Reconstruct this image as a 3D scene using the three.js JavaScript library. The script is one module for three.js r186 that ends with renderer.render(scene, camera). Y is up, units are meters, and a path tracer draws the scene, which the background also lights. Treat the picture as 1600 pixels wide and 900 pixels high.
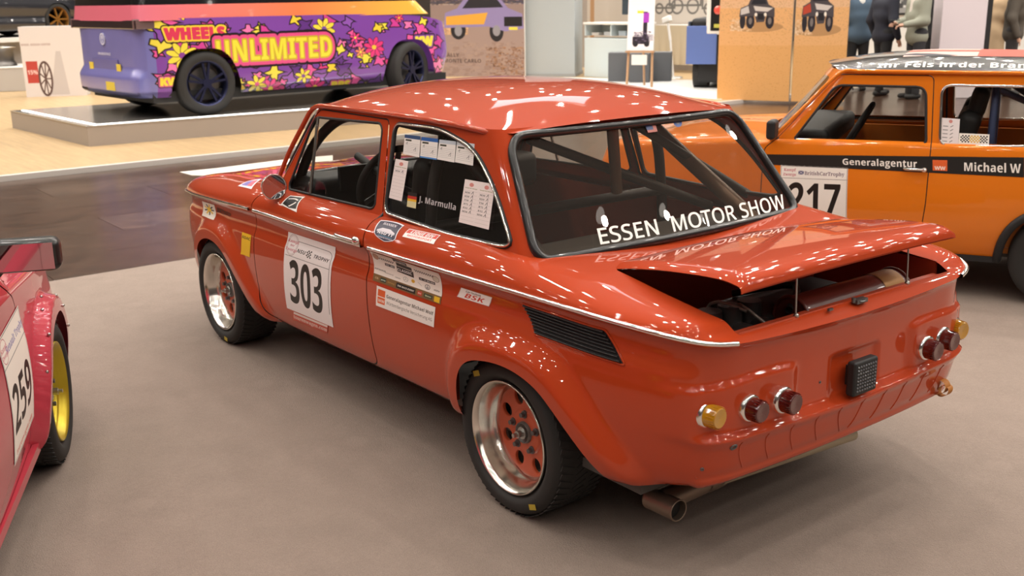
import * as THREE from 'three';
import { mergeGeometries } from 'three/addons/utils/BufferGeometryUtils.js';
import { RoundedBoxGeometry } from 'three/addons/geometries/RoundedBoxGeometry.js';
import { ImprovedNoise } from 'three/addons/math/ImprovedNoise.js';
import { MarchingCubes } from 'three/addons/objects/MarchingCubes.js';
import { MeshBVH } from 'three-mesh-bvh';

// ------------------------------------------------------------------ camera, light, exposure
const scene = new THREE.Scene();
scene.background = new THREE.Color(0x0b0b0c);
const V = (x, y, z) => new THREE.Vector3(x, y, z);
const CAM = V(2.46, 1.5735, 2.578), YAW = 0.654444, PITCH = 0.265495, ROLL = -0.015626, FPX = 1668.7;
const camD = V(-Math.cos(YAW) * Math.cos(PITCH), -Math.sin(PITCH), -Math.sin(YAW) * Math.cos(PITCH));
const camR0 = camD.clone().cross(V(0, 1, 0)).normalize(), camU0 = camR0.clone().cross(camD);
const camR = camR0.clone().multiplyScalar(Math.cos(ROLL)).addScaledVector(camU0, Math.sin(ROLL));
const camU = camU0.clone().multiplyScalar(Math.cos(ROLL)).addScaledVector(camR0, -Math.sin(ROLL));
const camera = new THREE.PerspectiveCamera(2 * Math.atan(450 / FPX) * 180 / Math.PI, 16 / 9, 0.05, 120);
camera.position.copy(CAM); camera.up.copy(camU); camera.lookAt(CAM.clone().add(camD));
camera.focus = 3.5; camera.userData.fStop = 5.6;
scene.add(camera);
const renderer = new THREE.WebGLRenderer({ antialias: true });
renderer.toneMapping = THREE.LinearToneMapping;
renderer.toneMappingExposure = 1.0;
renderer.shadowMap.enabled = true;
const HALL = { x0: -30, x1: 16, z0: -27, z1: 14, h: 8.2 };
const LAMP_CD = 7.7, LAMP_RGB = [1.0, 0.93, 0.84];

// ------------------------------------------------------------------ helpers
let seed = 7;
const rnd = () => { seed = (seed * 1664525 + 1013904223) >>> 0; return seed / 4294967296; };
const rr = (a, b) => a + (b - a) * rnd();
const lerp = (a, b, t) => a + (b - a) * t, clamp = (x, a = 0, b = 1) => Math.min(b, Math.max(a, x));
const smooth = (a, b, x) => { const t = clamp((x - a) / (b - a)); return t * t * (3 - 2 * t); };
function table(pts) {                                     // monotone-ish cubic through [x, y] pairs
  const n = pts.length, m = [];
  for (let i = 0; i < n; i++) {
    const a = pts[Math.max(0, i - 1)], b = pts[Math.min(n - 1, i + 1)];
    m[i] = (b[1] - a[1]) / (b[0] - a[0] || 1);
    if (i > 0 && i < n - 1) {
      const d0 = (pts[i][1] - pts[i - 1][1]) / (pts[i][0] - pts[i - 1][0]), d1 = (pts[i + 1][1] - pts[i][1]) / (pts[i + 1][0] - pts[i][0]);
      if (d0 * d1 <= 0) m[i] = 0; else m[i] = Math.sign(m[i]) * Math.min(Math.abs(m[i]), 3 * Math.min(Math.abs(d0), Math.abs(d1)));
    }
  }
  return (x) => {
    if (x <= pts[0][0]) return pts[0][1];
    if (x >= pts[n - 1][0]) return pts[n - 1][1];
    let i = 0; while (x > pts[i + 1][0]) i++;
    const h = pts[i + 1][0] - pts[i][0], t = (x - pts[i][0]) / h, t2 = t * t, t3 = t2 * t;
    return (2 * t3 - 3 * t2 + 1) * pts[i][1] + (t3 - 2 * t2 + t) * h * m[i] + (-2 * t3 + 3 * t2) * pts[i + 1][1] + (t3 - t2) * h * m[i + 1];
  };
}
function flipIndex(g) { const ix = g.index.array; for (let i = 0; i < ix.length; i += 3) { const t = ix[i]; ix[i] = ix[i + 1]; ix[i + 1] = t; } g.computeVertexNormals(); return g; }
function surf(nu, nv, fn, out) {                          // grid surface; out: rough outward direction, or a function of the point
  const P = new Float32Array((nu + 1) * (nv + 1) * 3), U = new Float32Array((nu + 1) * (nv + 1) * 2), I = [];
  let k = 0;
  for (let i = 0; i <= nu; i++) for (let j = 0; j <= nv; j++) { const p = fn(i / nu, j / nv); P[k * 3] = p.x; P[k * 3 + 1] = p.y; P[k * 3 + 2] = p.z; U[k * 2] = i / nu; U[k * 2 + 1] = j / nv; k++; }
  const w = nv + 1;
  for (let i = 0; i < nu; i++) for (let j = 0; j < nv; j++) { const a = i * w + j, b = a + w; I.push(a, b, a + 1, b, b + 1, a + 1); }
  const g = new THREE.BufferGeometry();
  g.setAttribute('position', new THREE.BufferAttribute(P, 3)); g.setAttribute('uv', new THREE.BufferAttribute(U, 2));
  g.setIndex(I); g.computeVertexNormals();
  if (out) {
    let s = 0; const N = g.attributes.normal, Q = g.attributes.position;
    for (let i = 0; i < N.count; i += 3) { const o = typeof out === 'function' ? out(Q.getX(i), Q.getY(i), Q.getZ(i)) : out; s += N.getX(i) * o.x + N.getY(i) * o.y + N.getZ(i) * o.z; }
    if (s < 0) flipIndex(g);
  }
  return g;
}
function mirrorZ(g) {
  const m = g.clone(), p = m.attributes.position, n = m.attributes.normal;
  for (let i = 0; i < p.count; i++) { p.setZ(i, -p.getZ(i)); n.setZ(i, -n.getZ(i)); }
  const ix = m.index.array; for (let i = 0; i < ix.length; i += 3) { const t = ix[i]; ix[i] = ix[i + 1]; ix[i + 1] = t; }
  return m;
}
function clip(g, f) {                                     // keeps the part of a surface where f(x, y, z, nx, ny, nz) > 0
  const p = g.attributes.position, n = g.attributes.normal, u = g.attributes.uv, ix = g.index.array;
  const val = new Float32Array(p.count), P = [], N = [], U = [], I = [], map = new Int32Array(p.count).fill(-1), cut = new Map();
  for (let i = 0; i < p.count; i++) val[i] = f(p.getX(i), p.getY(i), p.getZ(i), n.getX(i), n.getY(i), n.getZ(i));
  const keep = (i) => { if (map[i] < 0) { map[i] = P.length / 3; P.push(p.getX(i), p.getY(i), p.getZ(i)); N.push(n.getX(i), n.getY(i), n.getZ(i)); U.push(u ? u.getX(i) : 0, u ? u.getY(i) : 0); } return map[i]; };
  const at = (i, j) => {
    const a = Math.min(i, j), b = Math.max(i, j), key = a * 2097152 + b;
    if (cut.has(key)) return cut.get(key);
    let lo = 0, hi = 1; const sgn = val[a] > 0, g6 = (t) => f(lerp(p.getX(a), p.getX(b), t), lerp(p.getY(a), p.getY(b), t), lerp(p.getZ(a), p.getZ(b), t), lerp(n.getX(a), n.getX(b), t), lerp(n.getY(a), n.getY(b), t), lerp(n.getZ(a), n.getZ(b), t)) > 0;
    for (let k = 0; k < 12; k++) { const m = (lo + hi) / 2; if (g6(m) === sgn) lo = m; else hi = m; }
    const t = (lo + hi) / 2, id = P.length / 3;
    P.push(lerp(p.getX(a), p.getX(b), t), lerp(p.getY(a), p.getY(b), t), lerp(p.getZ(a), p.getZ(b), t));
    N.push(lerp(n.getX(a), n.getX(b), t), lerp(n.getY(a), n.getY(b), t), lerp(n.getZ(a), n.getZ(b), t));
    U.push(u ? lerp(u.getX(a), u.getX(b), t) : 0, u ? lerp(u.getY(a), u.getY(b), t) : 0);
    cut.set(key, id); return id;
  };
  for (let k = 0; k < ix.length; k += 3) {
    const t = [ix[k], ix[k + 1], ix[k + 2]], poly = [];
    for (let e = 0; e < 3; e++) { const a = t[e], b = t[(e + 1) % 3]; if (val[a] > 0) poly.push(keep(a)); if (val[a] > 0 !== val[b] > 0) poly.push(at(a, b)); }
    for (let e = 2; e < poly.length; e++) I.push(poly[0], poly[e - 1], poly[e]);
  }
  const o = new THREE.BufferGeometry();
  o.setAttribute('position', new THREE.BufferAttribute(new Float32Array(P), 3)); o.setAttribute('normal', new THREE.BufferAttribute(new Float32Array(N), 3)); o.setAttribute('uv', new THREE.BufferAttribute(new Float32Array(U), 2));
  o.setIndex(I); return o;
}
function shift(g, d) {                                    // moves a surface along its normals
  const o = g.clone(), p = o.attributes.position, n = o.attributes.normal;
  for (let i = 0; i < p.count; i++) { const l = Math.hypot(n.getX(i), n.getY(i), n.getZ(i)) || 1; p.setXYZ(i, p.getX(i) + n.getX(i) / l * d, p.getY(i) + n.getY(i) / l * d, p.getZ(i) + n.getZ(i) / l * d); }
  return o;
}
function roundPoly(pts, r, n = 7) {                       // closed polygon with rounded corners; r: number or one per corner
  const out = [], N = pts.length;
  for (let i = 0; i < N; i++) {
    const p = pts[i], a = pts[(i + N - 1) % N], b = pts[(i + 1) % N], R = Array.isArray(r) ? r[i] : r;
    const da = Math.hypot(a[0] - p[0], a[1] - p[1]), db = Math.hypot(b[0] - p[0], b[1] - p[1]), ra = Math.min(R, da * 0.49), rb = Math.min(R, db * 0.49);
    const s = [p[0] + (a[0] - p[0]) / da * ra, p[1] + (a[1] - p[1]) / da * ra], e = [p[0] + (b[0] - p[0]) / db * rb, p[1] + (b[1] - p[1]) / db * rb];
    if (R < 1e-4) { out.push(p); continue; }
    for (let k = 0; k <= n; k++) { const t = k / n, q = 1 - t; out.push([q * q * s[0] + 2 * q * t * p[0] + t * t * e[0], q * q * s[1] + 2 * q * t * p[1] + t * t * e[1]]); }
  }
  return out;
}
function sdPoly(v) {                                      // signed distance, negative inside
  return (x, y) => {
    let d = 1e9, s = 1;
    for (let i = 0, j = v.length - 1; i < v.length; j = i++) {
      const ex = v[j][0] - v[i][0], ey = v[j][1] - v[i][1], wx = x - v[i][0], wy = y - v[i][1], t = clamp((wx * ex + wy * ey) / (ex * ex + ey * ey || 1));
      const bx = wx - ex * t, by = wy - ey * t; d = Math.min(d, bx * bx + by * by);
      const c1 = y >= v[i][1], c2 = y < v[j][1], c3 = ex * wy > ey * wx;
      if ((c1 && c2 && c3) || (!c1 && !c2 && !c3)) s = -s;
    }
    return s * Math.sqrt(d);
  };
}
const spline = (pts, n, closed = false) => new THREE.CatmullRomCurve3(pts, closed, 'centripetal').getSpacedPoints(n);
function resample(poly, step) {                           // closed 2-D polyline, evenly spaced
  const out = [], N = poly.length; let carry = 0;
  for (let i = 0; i < N; i++) { const a = poly[i], b = poly[(i + 1) % N], l = Math.hypot(b[0] - a[0], b[1] - a[1]); let d = carry; while (d < l) { out.push([lerp(a[0], b[0], d / l), lerp(a[1], b[1], d / l)]); d += step; } carry = d - l; }
  return out;
}
class Skin {                                              // ray queries on a surface
  constructor(...gs) { const g = mergeGeometries(gs.map((q) => { const c = q.clone(); if (c.attributes.uv1) c.deleteAttribute('uv1'); return c; })); this.g = g; this.b = new MeshBVH(g); }
  hit(o, d) {
    const h = this.b.raycastFirst(new THREE.Ray(o, d.clone().normalize()), THREE.DoubleSide);
    if (!h) return null;
    const n = this.g.attributes.normal, N = V(0, 0, 0), w = new THREE.Vector3(), p = this.g.attributes.position;
    THREE.Triangle.getBarycoord(h.point, V(0, 0, 0).fromBufferAttribute(p, h.face.a), V(0, 0, 0).fromBufferAttribute(p, h.face.b), V(0, 0, 0).fromBufferAttribute(p, h.face.c), w);
    ['a', 'b', 'c'].forEach((k, i) => N.addScaledVector(V(0, 0, 0).fromBufferAttribute(n, h.face[k]), w.getComponent(i)));
    N.normalize(); if (N.dot(d) > 0) N.negate();
    return { p: h.point, n: N };
  }
}
// a pixel of the 1600 x 900 photograph gives a direction; distance comes from the surface that it meets
const pixRay = (px, py) => camR.clone().multiplyScalar((px - 800) / FPX).addScaledVector(camU, -(py - 450) / FPX).add(camD).normalize();
const tubeOf = (pts, r, closed = false, seg = 0, rad = 8) => new THREE.TubeGeometry(new THREE.CatmullRomCurve3(pts, closed, 'centripetal'), seg || Math.max(8, pts.length * 2), r, rad, closed);
const bar = (a, b, r, rad = 10) => new THREE.TubeGeometry(new THREE.LineCurve3(a, b), 1, r, rad, false);
const box = (w, h, d, x = 0, y = 0, z = 0, rx = 0, ry = 0, rz = 0) => new THREE.BoxGeometry(w, h, d).applyMatrix4(new THREE.Matrix4().makeRotationFromEuler(new THREE.Euler(rx, ry, rz)).setPosition(x, y, z));
const rbox = (w, h, d, r, x = 0, y = 0, z = 0, rx = 0, ry = 0, rz = 0, s = 3) => new RoundedBoxGeometry(w, h, d, s, r).applyMatrix4(new THREE.Matrix4().makeRotationFromEuler(new THREE.Euler(rx, ry, rz)).setPosition(x, y, z));
const lathe = (pts, seg = 48) => new THREE.LatheGeometry(pts.map((p) => new THREE.Vector2(p[0], p[1])), seg);
const merge = (gs) => { const a = gs.map((g) => { const c = g.index ? g.toNonIndexed() : g.clone(); for (const k of Object.keys(c.attributes)) if (!['position', 'normal', 'uv'].includes(k)) c.deleteAttribute(k); if (!c.attributes.uv) c.setAttribute('uv', new THREE.BufferAttribute(new Float32Array(c.attributes.position.count * 2), 2)); return c; }); return mergeGeometries(a); };

const used = {};
const numbered = (n) => { const k = used[n] = (used[n] ?? -1) + 1; return k ? `${n}_${String(k).padStart(3, '0')}` : n; };
function part(name, geo, mat, parent, label) {
  const m = new THREE.Mesh(Array.isArray(geo) ? merge(geo) : geo, mat);
  m.name = name; m.castShadow = m.receiveShadow = true; if (label) m.userData.label = label;
  parent.add(m); return m;
}
function thing(name, label, category, group, pos = [0, 0, 0], ry = 0) {
  const o = new THREE.Group(); o.name = numbered(name); o.position.set(...pos); o.rotation.y = ry; o.userData = { label, category, kind: 'thing' };
  if (group) o.userData.group = group; scene.add(o); return o;
}
function single(name, geo, mat, label, category, group) { const m = part(numbered(name), geo, mat, scene, label); m.userData.category = category; m.userData.kind = 'thing'; if (group) m.userData.group = group; return m; }
function struct(name, geo, mat) { const m = part(name, geo, mat, scene); m.userData.kind = 'structure'; return m; }
const lin = (r, g, b) => new THREE.Color().setRGB(r, g, b);
const S = (c, rough = 0.6, metal = 0, o = {}) => new THREE.MeshStandardMaterial({ color: c, roughness: rough, metalness: metal, side: THREE.DoubleSide, ...o });
const PH = (c, o) => new THREE.MeshPhysicalMaterial({ color: c, side: THREE.DoubleSide, ...o });
function canvasTex(w, h, draw) {
  const c = document.createElement('canvas'); c.width = w; c.height = h; const x = c.getContext('2d'); draw(x, w, h);
  const t = new THREE.CanvasTexture(c); t.colorSpace = THREE.SRGBColorSpace; t.magFilter = THREE.LinearFilter; return t;
}
function noiseTex(w, h, fn, srgb = true) {                // tiling-free computed colours, 0..255
  const d = new Uint8Array(w * h * 4);
  for (let j = 0; j < h; j++) for (let i = 0; i < w; i++) { const c = fn(i, j); const k = (j * w + i) * 4; d[k] = c[0]; d[k + 1] = c[1]; d[k + 2] = c[2]; d[k + 3] = 255; }
  const t = new THREE.DataTexture(d, w, h); t.wrapS = t.wrapT = THREE.RepeatWrapping; t.magFilter = THREE.LinearFilter; if (srgb) t.colorSpace = THREE.SRGBColorSpace; t.needsUpdate = true; return t;
}
const perlin = new ImprovedNoise();
// noise that repeats after `per` cells
const pn = (x, y, per, z = 0.5) => { const m = (a) => ((a % per) + per) % per, fx = m(x) / per, fy = m(y) / per; const g = (ox, oy) => perlin.noise(m(x) + ox * per, m(y) + oy * per, z); return lerp(lerp(g(0, 0), g(-1, 0), fx), lerp(g(0, -1), g(-1, -1), fx), fy); };

// a flat print laid on a surface: corners tl, tr, br, bl are points near it, dir points into it
function drape(skin, q, dir, mat, name, parent, label, nu = 10, nv = 10, lift = 0.0015) {
  const g = surf(nu, nv, (u, v) => {
    const p = q[0].clone().lerp(q[1], u).lerp(q[3].clone().lerp(q[2], u), v), h = skin.hit(p.clone().addScaledVector(dir, -0.4), dir);
    return h ? h.p.clone().addScaledVector(h.n, lift) : p;
  }, dir.clone().negate());
  const uv = g.attributes.uv; for (let i = 0; i < uv.count; i++) uv.setY(i, 1 - uv.getY(i));
  return part(name, g, mat, parent, label);
}
const quadFromPix = (skin, c, plane) => c.map(([x, y]) => { if (plane) return new THREE.Ray(CAM, pixRay(x, y)).intersectPlane(plane, V(0, 0, 0)); const h = skin.hit(CAM, pixRay(x, y)); if (!h) throw new Error('pixel misses the surface ' + x + ',' + y); return h.p.clone(); });
const print = (w, h, draw, o = {}) => new THREE.MeshPhysicalMaterial({ map: canvasTex(w, h, draw), roughness: 0.45, side: THREE.DoubleSide, ...o });
function text(x, s, px, py, size, color = '#111', o = {}) {
  x.save(); x.translate(px, py); if (o.rot) x.rotate(o.rot); x.transform(o.sx ?? 1, 0, o.skew ?? 0, 1, 0, 0); x.font = `${o.weight ?? 'bold'} ${size}px ${o.font ?? 'sans-serif'}`; x.textAlign = o.align ?? 'center'; x.textBaseline = 'middle';
  if (o.stroke) { x.lineWidth = o.lw ?? size / 6; x.lineJoin = 'round'; x.strokeStyle = o.stroke; x.strokeText(s, 0, 0); }
  x.fillStyle = color; x.fillText(s, 0, 0); x.restore();
}
// ------------------------------------------------------------------ the hall
const M0 = S(lin(0.1, 0.1, 0.1), 0.5, 0.5);
const carpetTex = noiseTex(512, 512, (i, j) => {
  const a = pn(i / 64, j / 64, 8), b = pn(i / 12, j / 12, 512 / 12 | 0 || 42, 3.3), c = rnd() - 0.5, k = 1 + 0.05 * a + 0.035 * b + 0.13 * c;
  return [clamp(142 * k, 0, 255), clamp(127 * k, 0, 255), clamp(117 * k, 0, 255)];
});
const carpetBump = noiseTex(512, 512, () => { const v = 255 * rnd(); return [v, v, v]; }, false);
const planeXZ = (x0, x1, z0, z1, y, th, scale) => {       // a slab whose top is at y, uv in metres over scale
  const g = new THREE.BoxGeometry(x1 - x0, th, z1 - z0); g.translate((x0 + x1) / 2, y - th / 2, (z0 + z1) / 2);
  const p = g.attributes.position, u = g.attributes.uv; for (let i = 0; i < p.count; i++) u.setXY(i, p.getX(i) / scale, p.getZ(i) / scale); return g;
};
const carpetMat = S(0xffffff, 0.96, 0, { map: carpetTex, bumpMap: carpetBump, bumpScale: 0.0015 });
carpetTex.repeat.set(1, 1);
struct('floor', planeXZ(-4.05, HALL.x1, HALL.z0, HALL.z1, 0, 0.2, 0.8), carpetMat);
// dark plank aisle: boards of their own
const aisle = new THREE.Group(); aisle.name = 'floor_aisle'; aisle.userData.kind = 'structure'; scene.add(aisle);
part('underlay', planeXZ(-8.2, -4.05, HALL.z0, HALL.z1, -0.012, 0.18, 1), S(lin(0.03, 0.022, 0.018), 0.8), aisle);
const woodTex = [0, 1, 2].map((s) => noiseTex(256, 64, (i, j) => {
  const g = pn(i / 40, j / 4 + s * 7, 64, s + 0.3), f = pn(i / 9, j / 1.5 + s, 64, s + 9.1), k = 1 + 0.28 * g + 0.18 * f + 0.08 * (rnd() - 0.5);
  return [84 * k, 66 * k, 56 * k].map((c) => clamp(c, 0, 255));
}));
const woodMats = woodTex.flatMap((t) => [0xffffff, 0xe6dfda, 0xd8cdc6].map((c) => S(c, 0.22, 0, { map: t })));
{
  const pw = 0.62, pl = 2.4, gs = new THREE.BoxGeometry(pw - 0.004, 0.012, pl - 0.004); let n = 0;
  for (let a = 0; a < 7; a++) for (let b = 0; b < 9; b++) {
    const x = -8.2 + 0.31 + a * 0.593, z = 4.6 - b * pl - (a % 3) * 0.8; if (n++ > 290) break;
    const m = part('plank', gs, woodMats[(a * 5 + b * 7 + ((a * b) % 3)) % woodMats.length], aisle); m.position.set(x, -0.006, z); m.scale.x = 0.593 / 0.62;
  }
}
// the raised stand floor across the aisle with its pale edge
const standTex = noiseTex(512, 512, (i, j) => { const g = pn(i / 128, j / 8, 64, 4.2), f = pn(i / 30, j / 3, 170, 1.2), k = 1 + 0.09 * g + 0.05 * f; return [190 * k, 162 * k, 122 * k].map((c) => clamp(c, 0, 255)); });
struct('floor_stand', planeXZ(HALL.x0, -8.28, HALL.z0, HALL.z1, 0.045, 0.2, 3), S(0xffffff, 0.35, 0, { map: standTex }));
struct('trim_1', planeXZ(-8.28, -8.2, HALL.z0, HALL.z1, 0.05, 0.2, 1), S(lin(0.62, 0.58, 0.54), 0.4, 0.1));
const wallMat = S(lin(0.20, 0.19, 0.185), 0.9);
const wallBox = (x0, x1, z0, z1) => new THREE.BoxGeometry(x1 - x0, HALL.h + 0.4, z1 - z0).translate((x0 + x1) / 2, HALL.h / 2 - 0.2, (z0 + z1) / 2);
struct('wall_front', wallBox(HALL.x0 - 0.3, HALL.x0, HALL.z0 - 0.3, HALL.z1 + 0.3), wallMat);
struct('wall_back', wallBox(HALL.x1, HALL.x1 + 0.3, HALL.z0 - 0.3, HALL.z1 + 0.3), wallMat);
struct('wall_right', wallBox(HALL.x0, HALL.x1, HALL.z0 - 0.3, HALL.z0), wallMat);
struct('wall_left', wallBox(HALL.x0, HALL.x1, HALL.z1, HALL.z1 + 0.3), wallMat);
struct('ceiling', new THREE.BoxGeometry(HALL.x1 - HALL.x0 + 0.6, 0.3, HALL.z1 - HALL.z0 + 0.6).translate((HALL.x0 + HALL.x1) / 2, HALL.h + 0.15, (HALL.z0 + HALL.z1) / 2), S(lin(0.16, 0.155, 0.15), 0.95));
// hall lamps: rows of round downlights hung below the ceiling
{
  const can = lathe([[0.001, 0.2], [0.13, 0.2], [0.15, 0.16], [0.15, 0.0], [0.14, 0.0], [0.135, 0.03]], 20), lens = new THREE.CylinderGeometry(0.132, 0.132, 0.012, 20).translate(0, 0.03, 0);
  const canMat = S(lin(0.05, 0.05, 0.05), 0.5, 0.3), lensMat = S(0xffffff, 0.4, 0, { emissive: lin(...LAMP_RGB), emissiveIntensity: 3 });
  const proto = thing('hall_lamp', 'round black downlight hung under the hall ceiling', 'lamp', 'hall downlights under the ceiling');
  part('housing', can, canMat, proto); part('lens', lens, lensMat, proto);
  let first = true;
  for (let a = 0; a < 18; a++) for (let b = 0; b < 16; b++) {
    const x = -21 + a * 1.95 + rr(-0.45, 0.45), z = -20 + b * 1.95 + (a % 2) * 0.9 + rr(-0.5, 0.5), y = HALL.h - 0.45 - rr(0, 0.6);
    const o = first ? proto : proto.clone(); if (!first) { o.name = numbered('hall_lamp'); scene.add(o); } first = false;
    o.position.set(x, y, z);
    const l = new THREE.SpotLight(lin(...LAMP_RGB), LAMP_CD * rr(0.75, 1.3) * lerp(0.62, 1.55, smooth(-6, 9, -0.6 * (x + 0.5) - 0.8 * z)), 0, 1.32, 0.5, 2); l.position.set(x, y - 0.12, z); l.target.position.set(x, 0, z); l.castShadow = true; l.shadow.radius = 3.5; l.name = 'hall_lamp_light';
    scene.add(l, l.target);
  }
}

{ // a luminous panel hung over the aisle, mirrored in the car roof
  const t = thing('hanging_light_panel', 'luminous white panel hung high over the aisle', 'light panel', null, [-7.3, 6.05, -5.6], Math.PI / 4);
  part('panel_frame', [box(2.7, 0.12, 0.06, 0, 0.03, 0.83), box(2.7, 0.12, 0.06, 0, 0.03, -0.83), box(0.06, 0.12, 1.6, 1.32, 0.03, 0), box(0.06, 0.12, 1.6, -1.32, 0.03, 0)], S(lin(0.4, 0.4, 0.4), 0.5, 0.5), t);
  part('panel_diffuser', box(2.6, 0.02, 1.6, 0, 0, 0), S(0xffffff, 0.5, 0, { emissive: lin(0.95, 0.86, 0.97), emissiveIntensity: 1.7 }), t);
  for (const [x, z] of [[1.2, 0.7], [-1.2, 0.7], [1.2, -0.7], [-1.2, -0.7]]) part('panel_cable', bar(V(x, 0.05, z), V(x, HALL.h - 6.05, z), 0.006), M0, t);
  const ra = new THREE.RectAreaLight(lin(0.95, 0.86, 0.97), 1.2, 2.6, 1.6); ra.position.set(-7.3, 6.02, -5.6); ra.rotation.order = 'YXZ'; ra.rotation.set(-Math.PI / 2, Math.PI / 4, 0); ra.castShadow = true; ra.name = 'hanging_light_panel_glow'; scene.add(ra);
}
// ------------------------------------------------------------------ car body kit
function beltLine(C) {
  const B = spline(C.belt.map((p) => V(...p)), C.N ?? 400), n = B.length;
  const N = B.map((_, i) => { const a = B[Math.max(0, i - 1)], b = B[Math.min(n - 1, i + 1)], l = Math.hypot(b.x - a.x, b.z - a.z) || 1; return [-(b.z - a.z) / l, (b.x - a.x) / l]; });
  N[0] = [-1, 0]; N[n - 1] = [1, 0];
  return { B, N };
}
function makeTub(C) {
  const { B, N } = C.line, n = B.length - 1;
  return surf(n, C.M ?? 48, (u, v) => {
    const i = Math.round(u * n), b = B[i], [nx, nz] = N[i], k = Math.pow(v, 1.15), bot = C.bottom(b.x, nx), y = b.y - k * (b.y - bot);
    const wr = smooth(0.45, 0.92, nx), wf = smooth(0.45, 0.92, -nx), off = C.side(k) * (1 - wr - wf) + C.rear(k) * wr + C.front(k) * wf;
    const p = V(b.x - nx * off, y, b.z - nz * off), d = C.disp ? C.disp(p.x, p.y, p.z, nx, nz) : 0;
    p.x += nx * d; p.z += nz * d; if (i === 0 || i === n) p.z = 0; return p;
  }, V(0, 0, 1));
}
function makeDeck(C) {
  const { B } = C.line, n = B.length - 1;
  return surf(n, C.D ?? 44, (u, v) => {
    const i = Math.round(u * n), b = B[i], x = b.x, z = b.z * (1 - Math.pow(v, 1.5));
    let best = 1e9, yb = b.y, sw = 0, sy = 0;
    for (let k = 0; k < n; k++) {
      const a = B[k], c = B[k + 1], ex = c.x - a.x, ez = c.z - a.z, t = clamp(((x - a.x) * ex + (z - a.z) * ez) / (ex * ex + ez * ez || 1)), d = (x - a.x - ex * t) ** 2 + (z - a.z - ez * t) ** 2;
      if (d < best) { best = d; yb = lerp(a.y, c.y, t); }
      const q2 = 1 / (d + 0.0003) ** 2; sw += q2; sy += q2 * lerp(a.y, c.y, t);
    }
    yb = lerp(yb, sy / sw, smooth(0, 0.05, Math.sqrt(best)));
    const w = Math.sqrt(best), ws = C.ws(x), q = 1 - Math.min(1, w / ws);
    const lt = C.flatTail ? smooth(0.665, 0.715, x) : 0;
    return V(x, yb + C.rise(x) * lerp(Math.sqrt(Math.max(0, 1 - q * q)), 1 - q, lt) + C.crown(x) * smooth(ws * 0.6, C.crownAt ?? 0.6, w), z);
  }, V(0, 1, 0));
}
function makeHouse(C) {                                    // pillars and window band between deck and roof, half
  const nF = 26, nC = 9, nS = 120, nR = 34, tot = nF + nC + nS + nC + nR;
  return surf(tot, C.rows ?? 38, (u, v) => {
    const y = lerp(C.y0, C.y1, v), xf = C.xf(y), xr = C.xr(y), zs = C.zs(y), rf = C.rf ?? 0.07, rc = C.rc ?? 0.06, bf = C.bf ?? 0.08, br = C.br ?? 0.03, i = Math.round(u * tot);
    const fz = zs - rf, rz = zs - rc;
    const fx = (z) => xf - bf * (1 - (z / zs) ** 2), rx = (z) => xr + br * (1 - (z / zs) ** 2);
    if (i <= nF) { const z = fz * i / nF; return V(fx(z), y, z); }
    if (i <= nF + nC) { const a = (i - nF) / nC * Math.PI / 2; return V(lerp(fx(fz), xf + rf, 1 - Math.cos(a)), y, fz + rf * Math.sin(a)); }
    if (i <= nF + nC + nS) { const t = (i - nF - nC) / nS; return V(lerp(xf + rf, xr - rc, t), y, zs + (C.zbow ?? 0) * Math.sin(t * Math.PI)); }
    if (i <= nF + nC + nS + nC) { const a = (i - nF - nC - nS) / nC * Math.PI / 2; return V(lerp(xr - rc, rx(rz), Math.sin(a)), y, rz + rc * Math.cos(a)); }
    const z = rz * (1 - (i - nF - 2 * nC - nS) / nR); return V(rx(z), y, z);
  }, V(0, 0, 1));
}
function makeRoof(C) {                                     // half, from the drip edge to the middle
  return surf(80, 40, (u, v) => {
    const s = 1 - Math.pow(v, 1.4), e = Math.sin(Math.PI * clamp(u)) , uu = 0.5 - 0.5 * Math.cos(Math.PI * lerp(0.06, 0.94, u)), t = (uu - 0.00886) / 0.98228;
    const zm = C.zm(t), z = zm * s, x = lerp(C.xf(s), C.xr(s), t), ye = C.ye(t), yc = C.yc(t);
    return V(x, ye + (yc - ye) * (1 - Math.pow(s, C.p ?? 2.5)), z);
  }, V(0, 1, 0));
}
const both = (g) => merge([g, mirrorZ(g)]);
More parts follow.
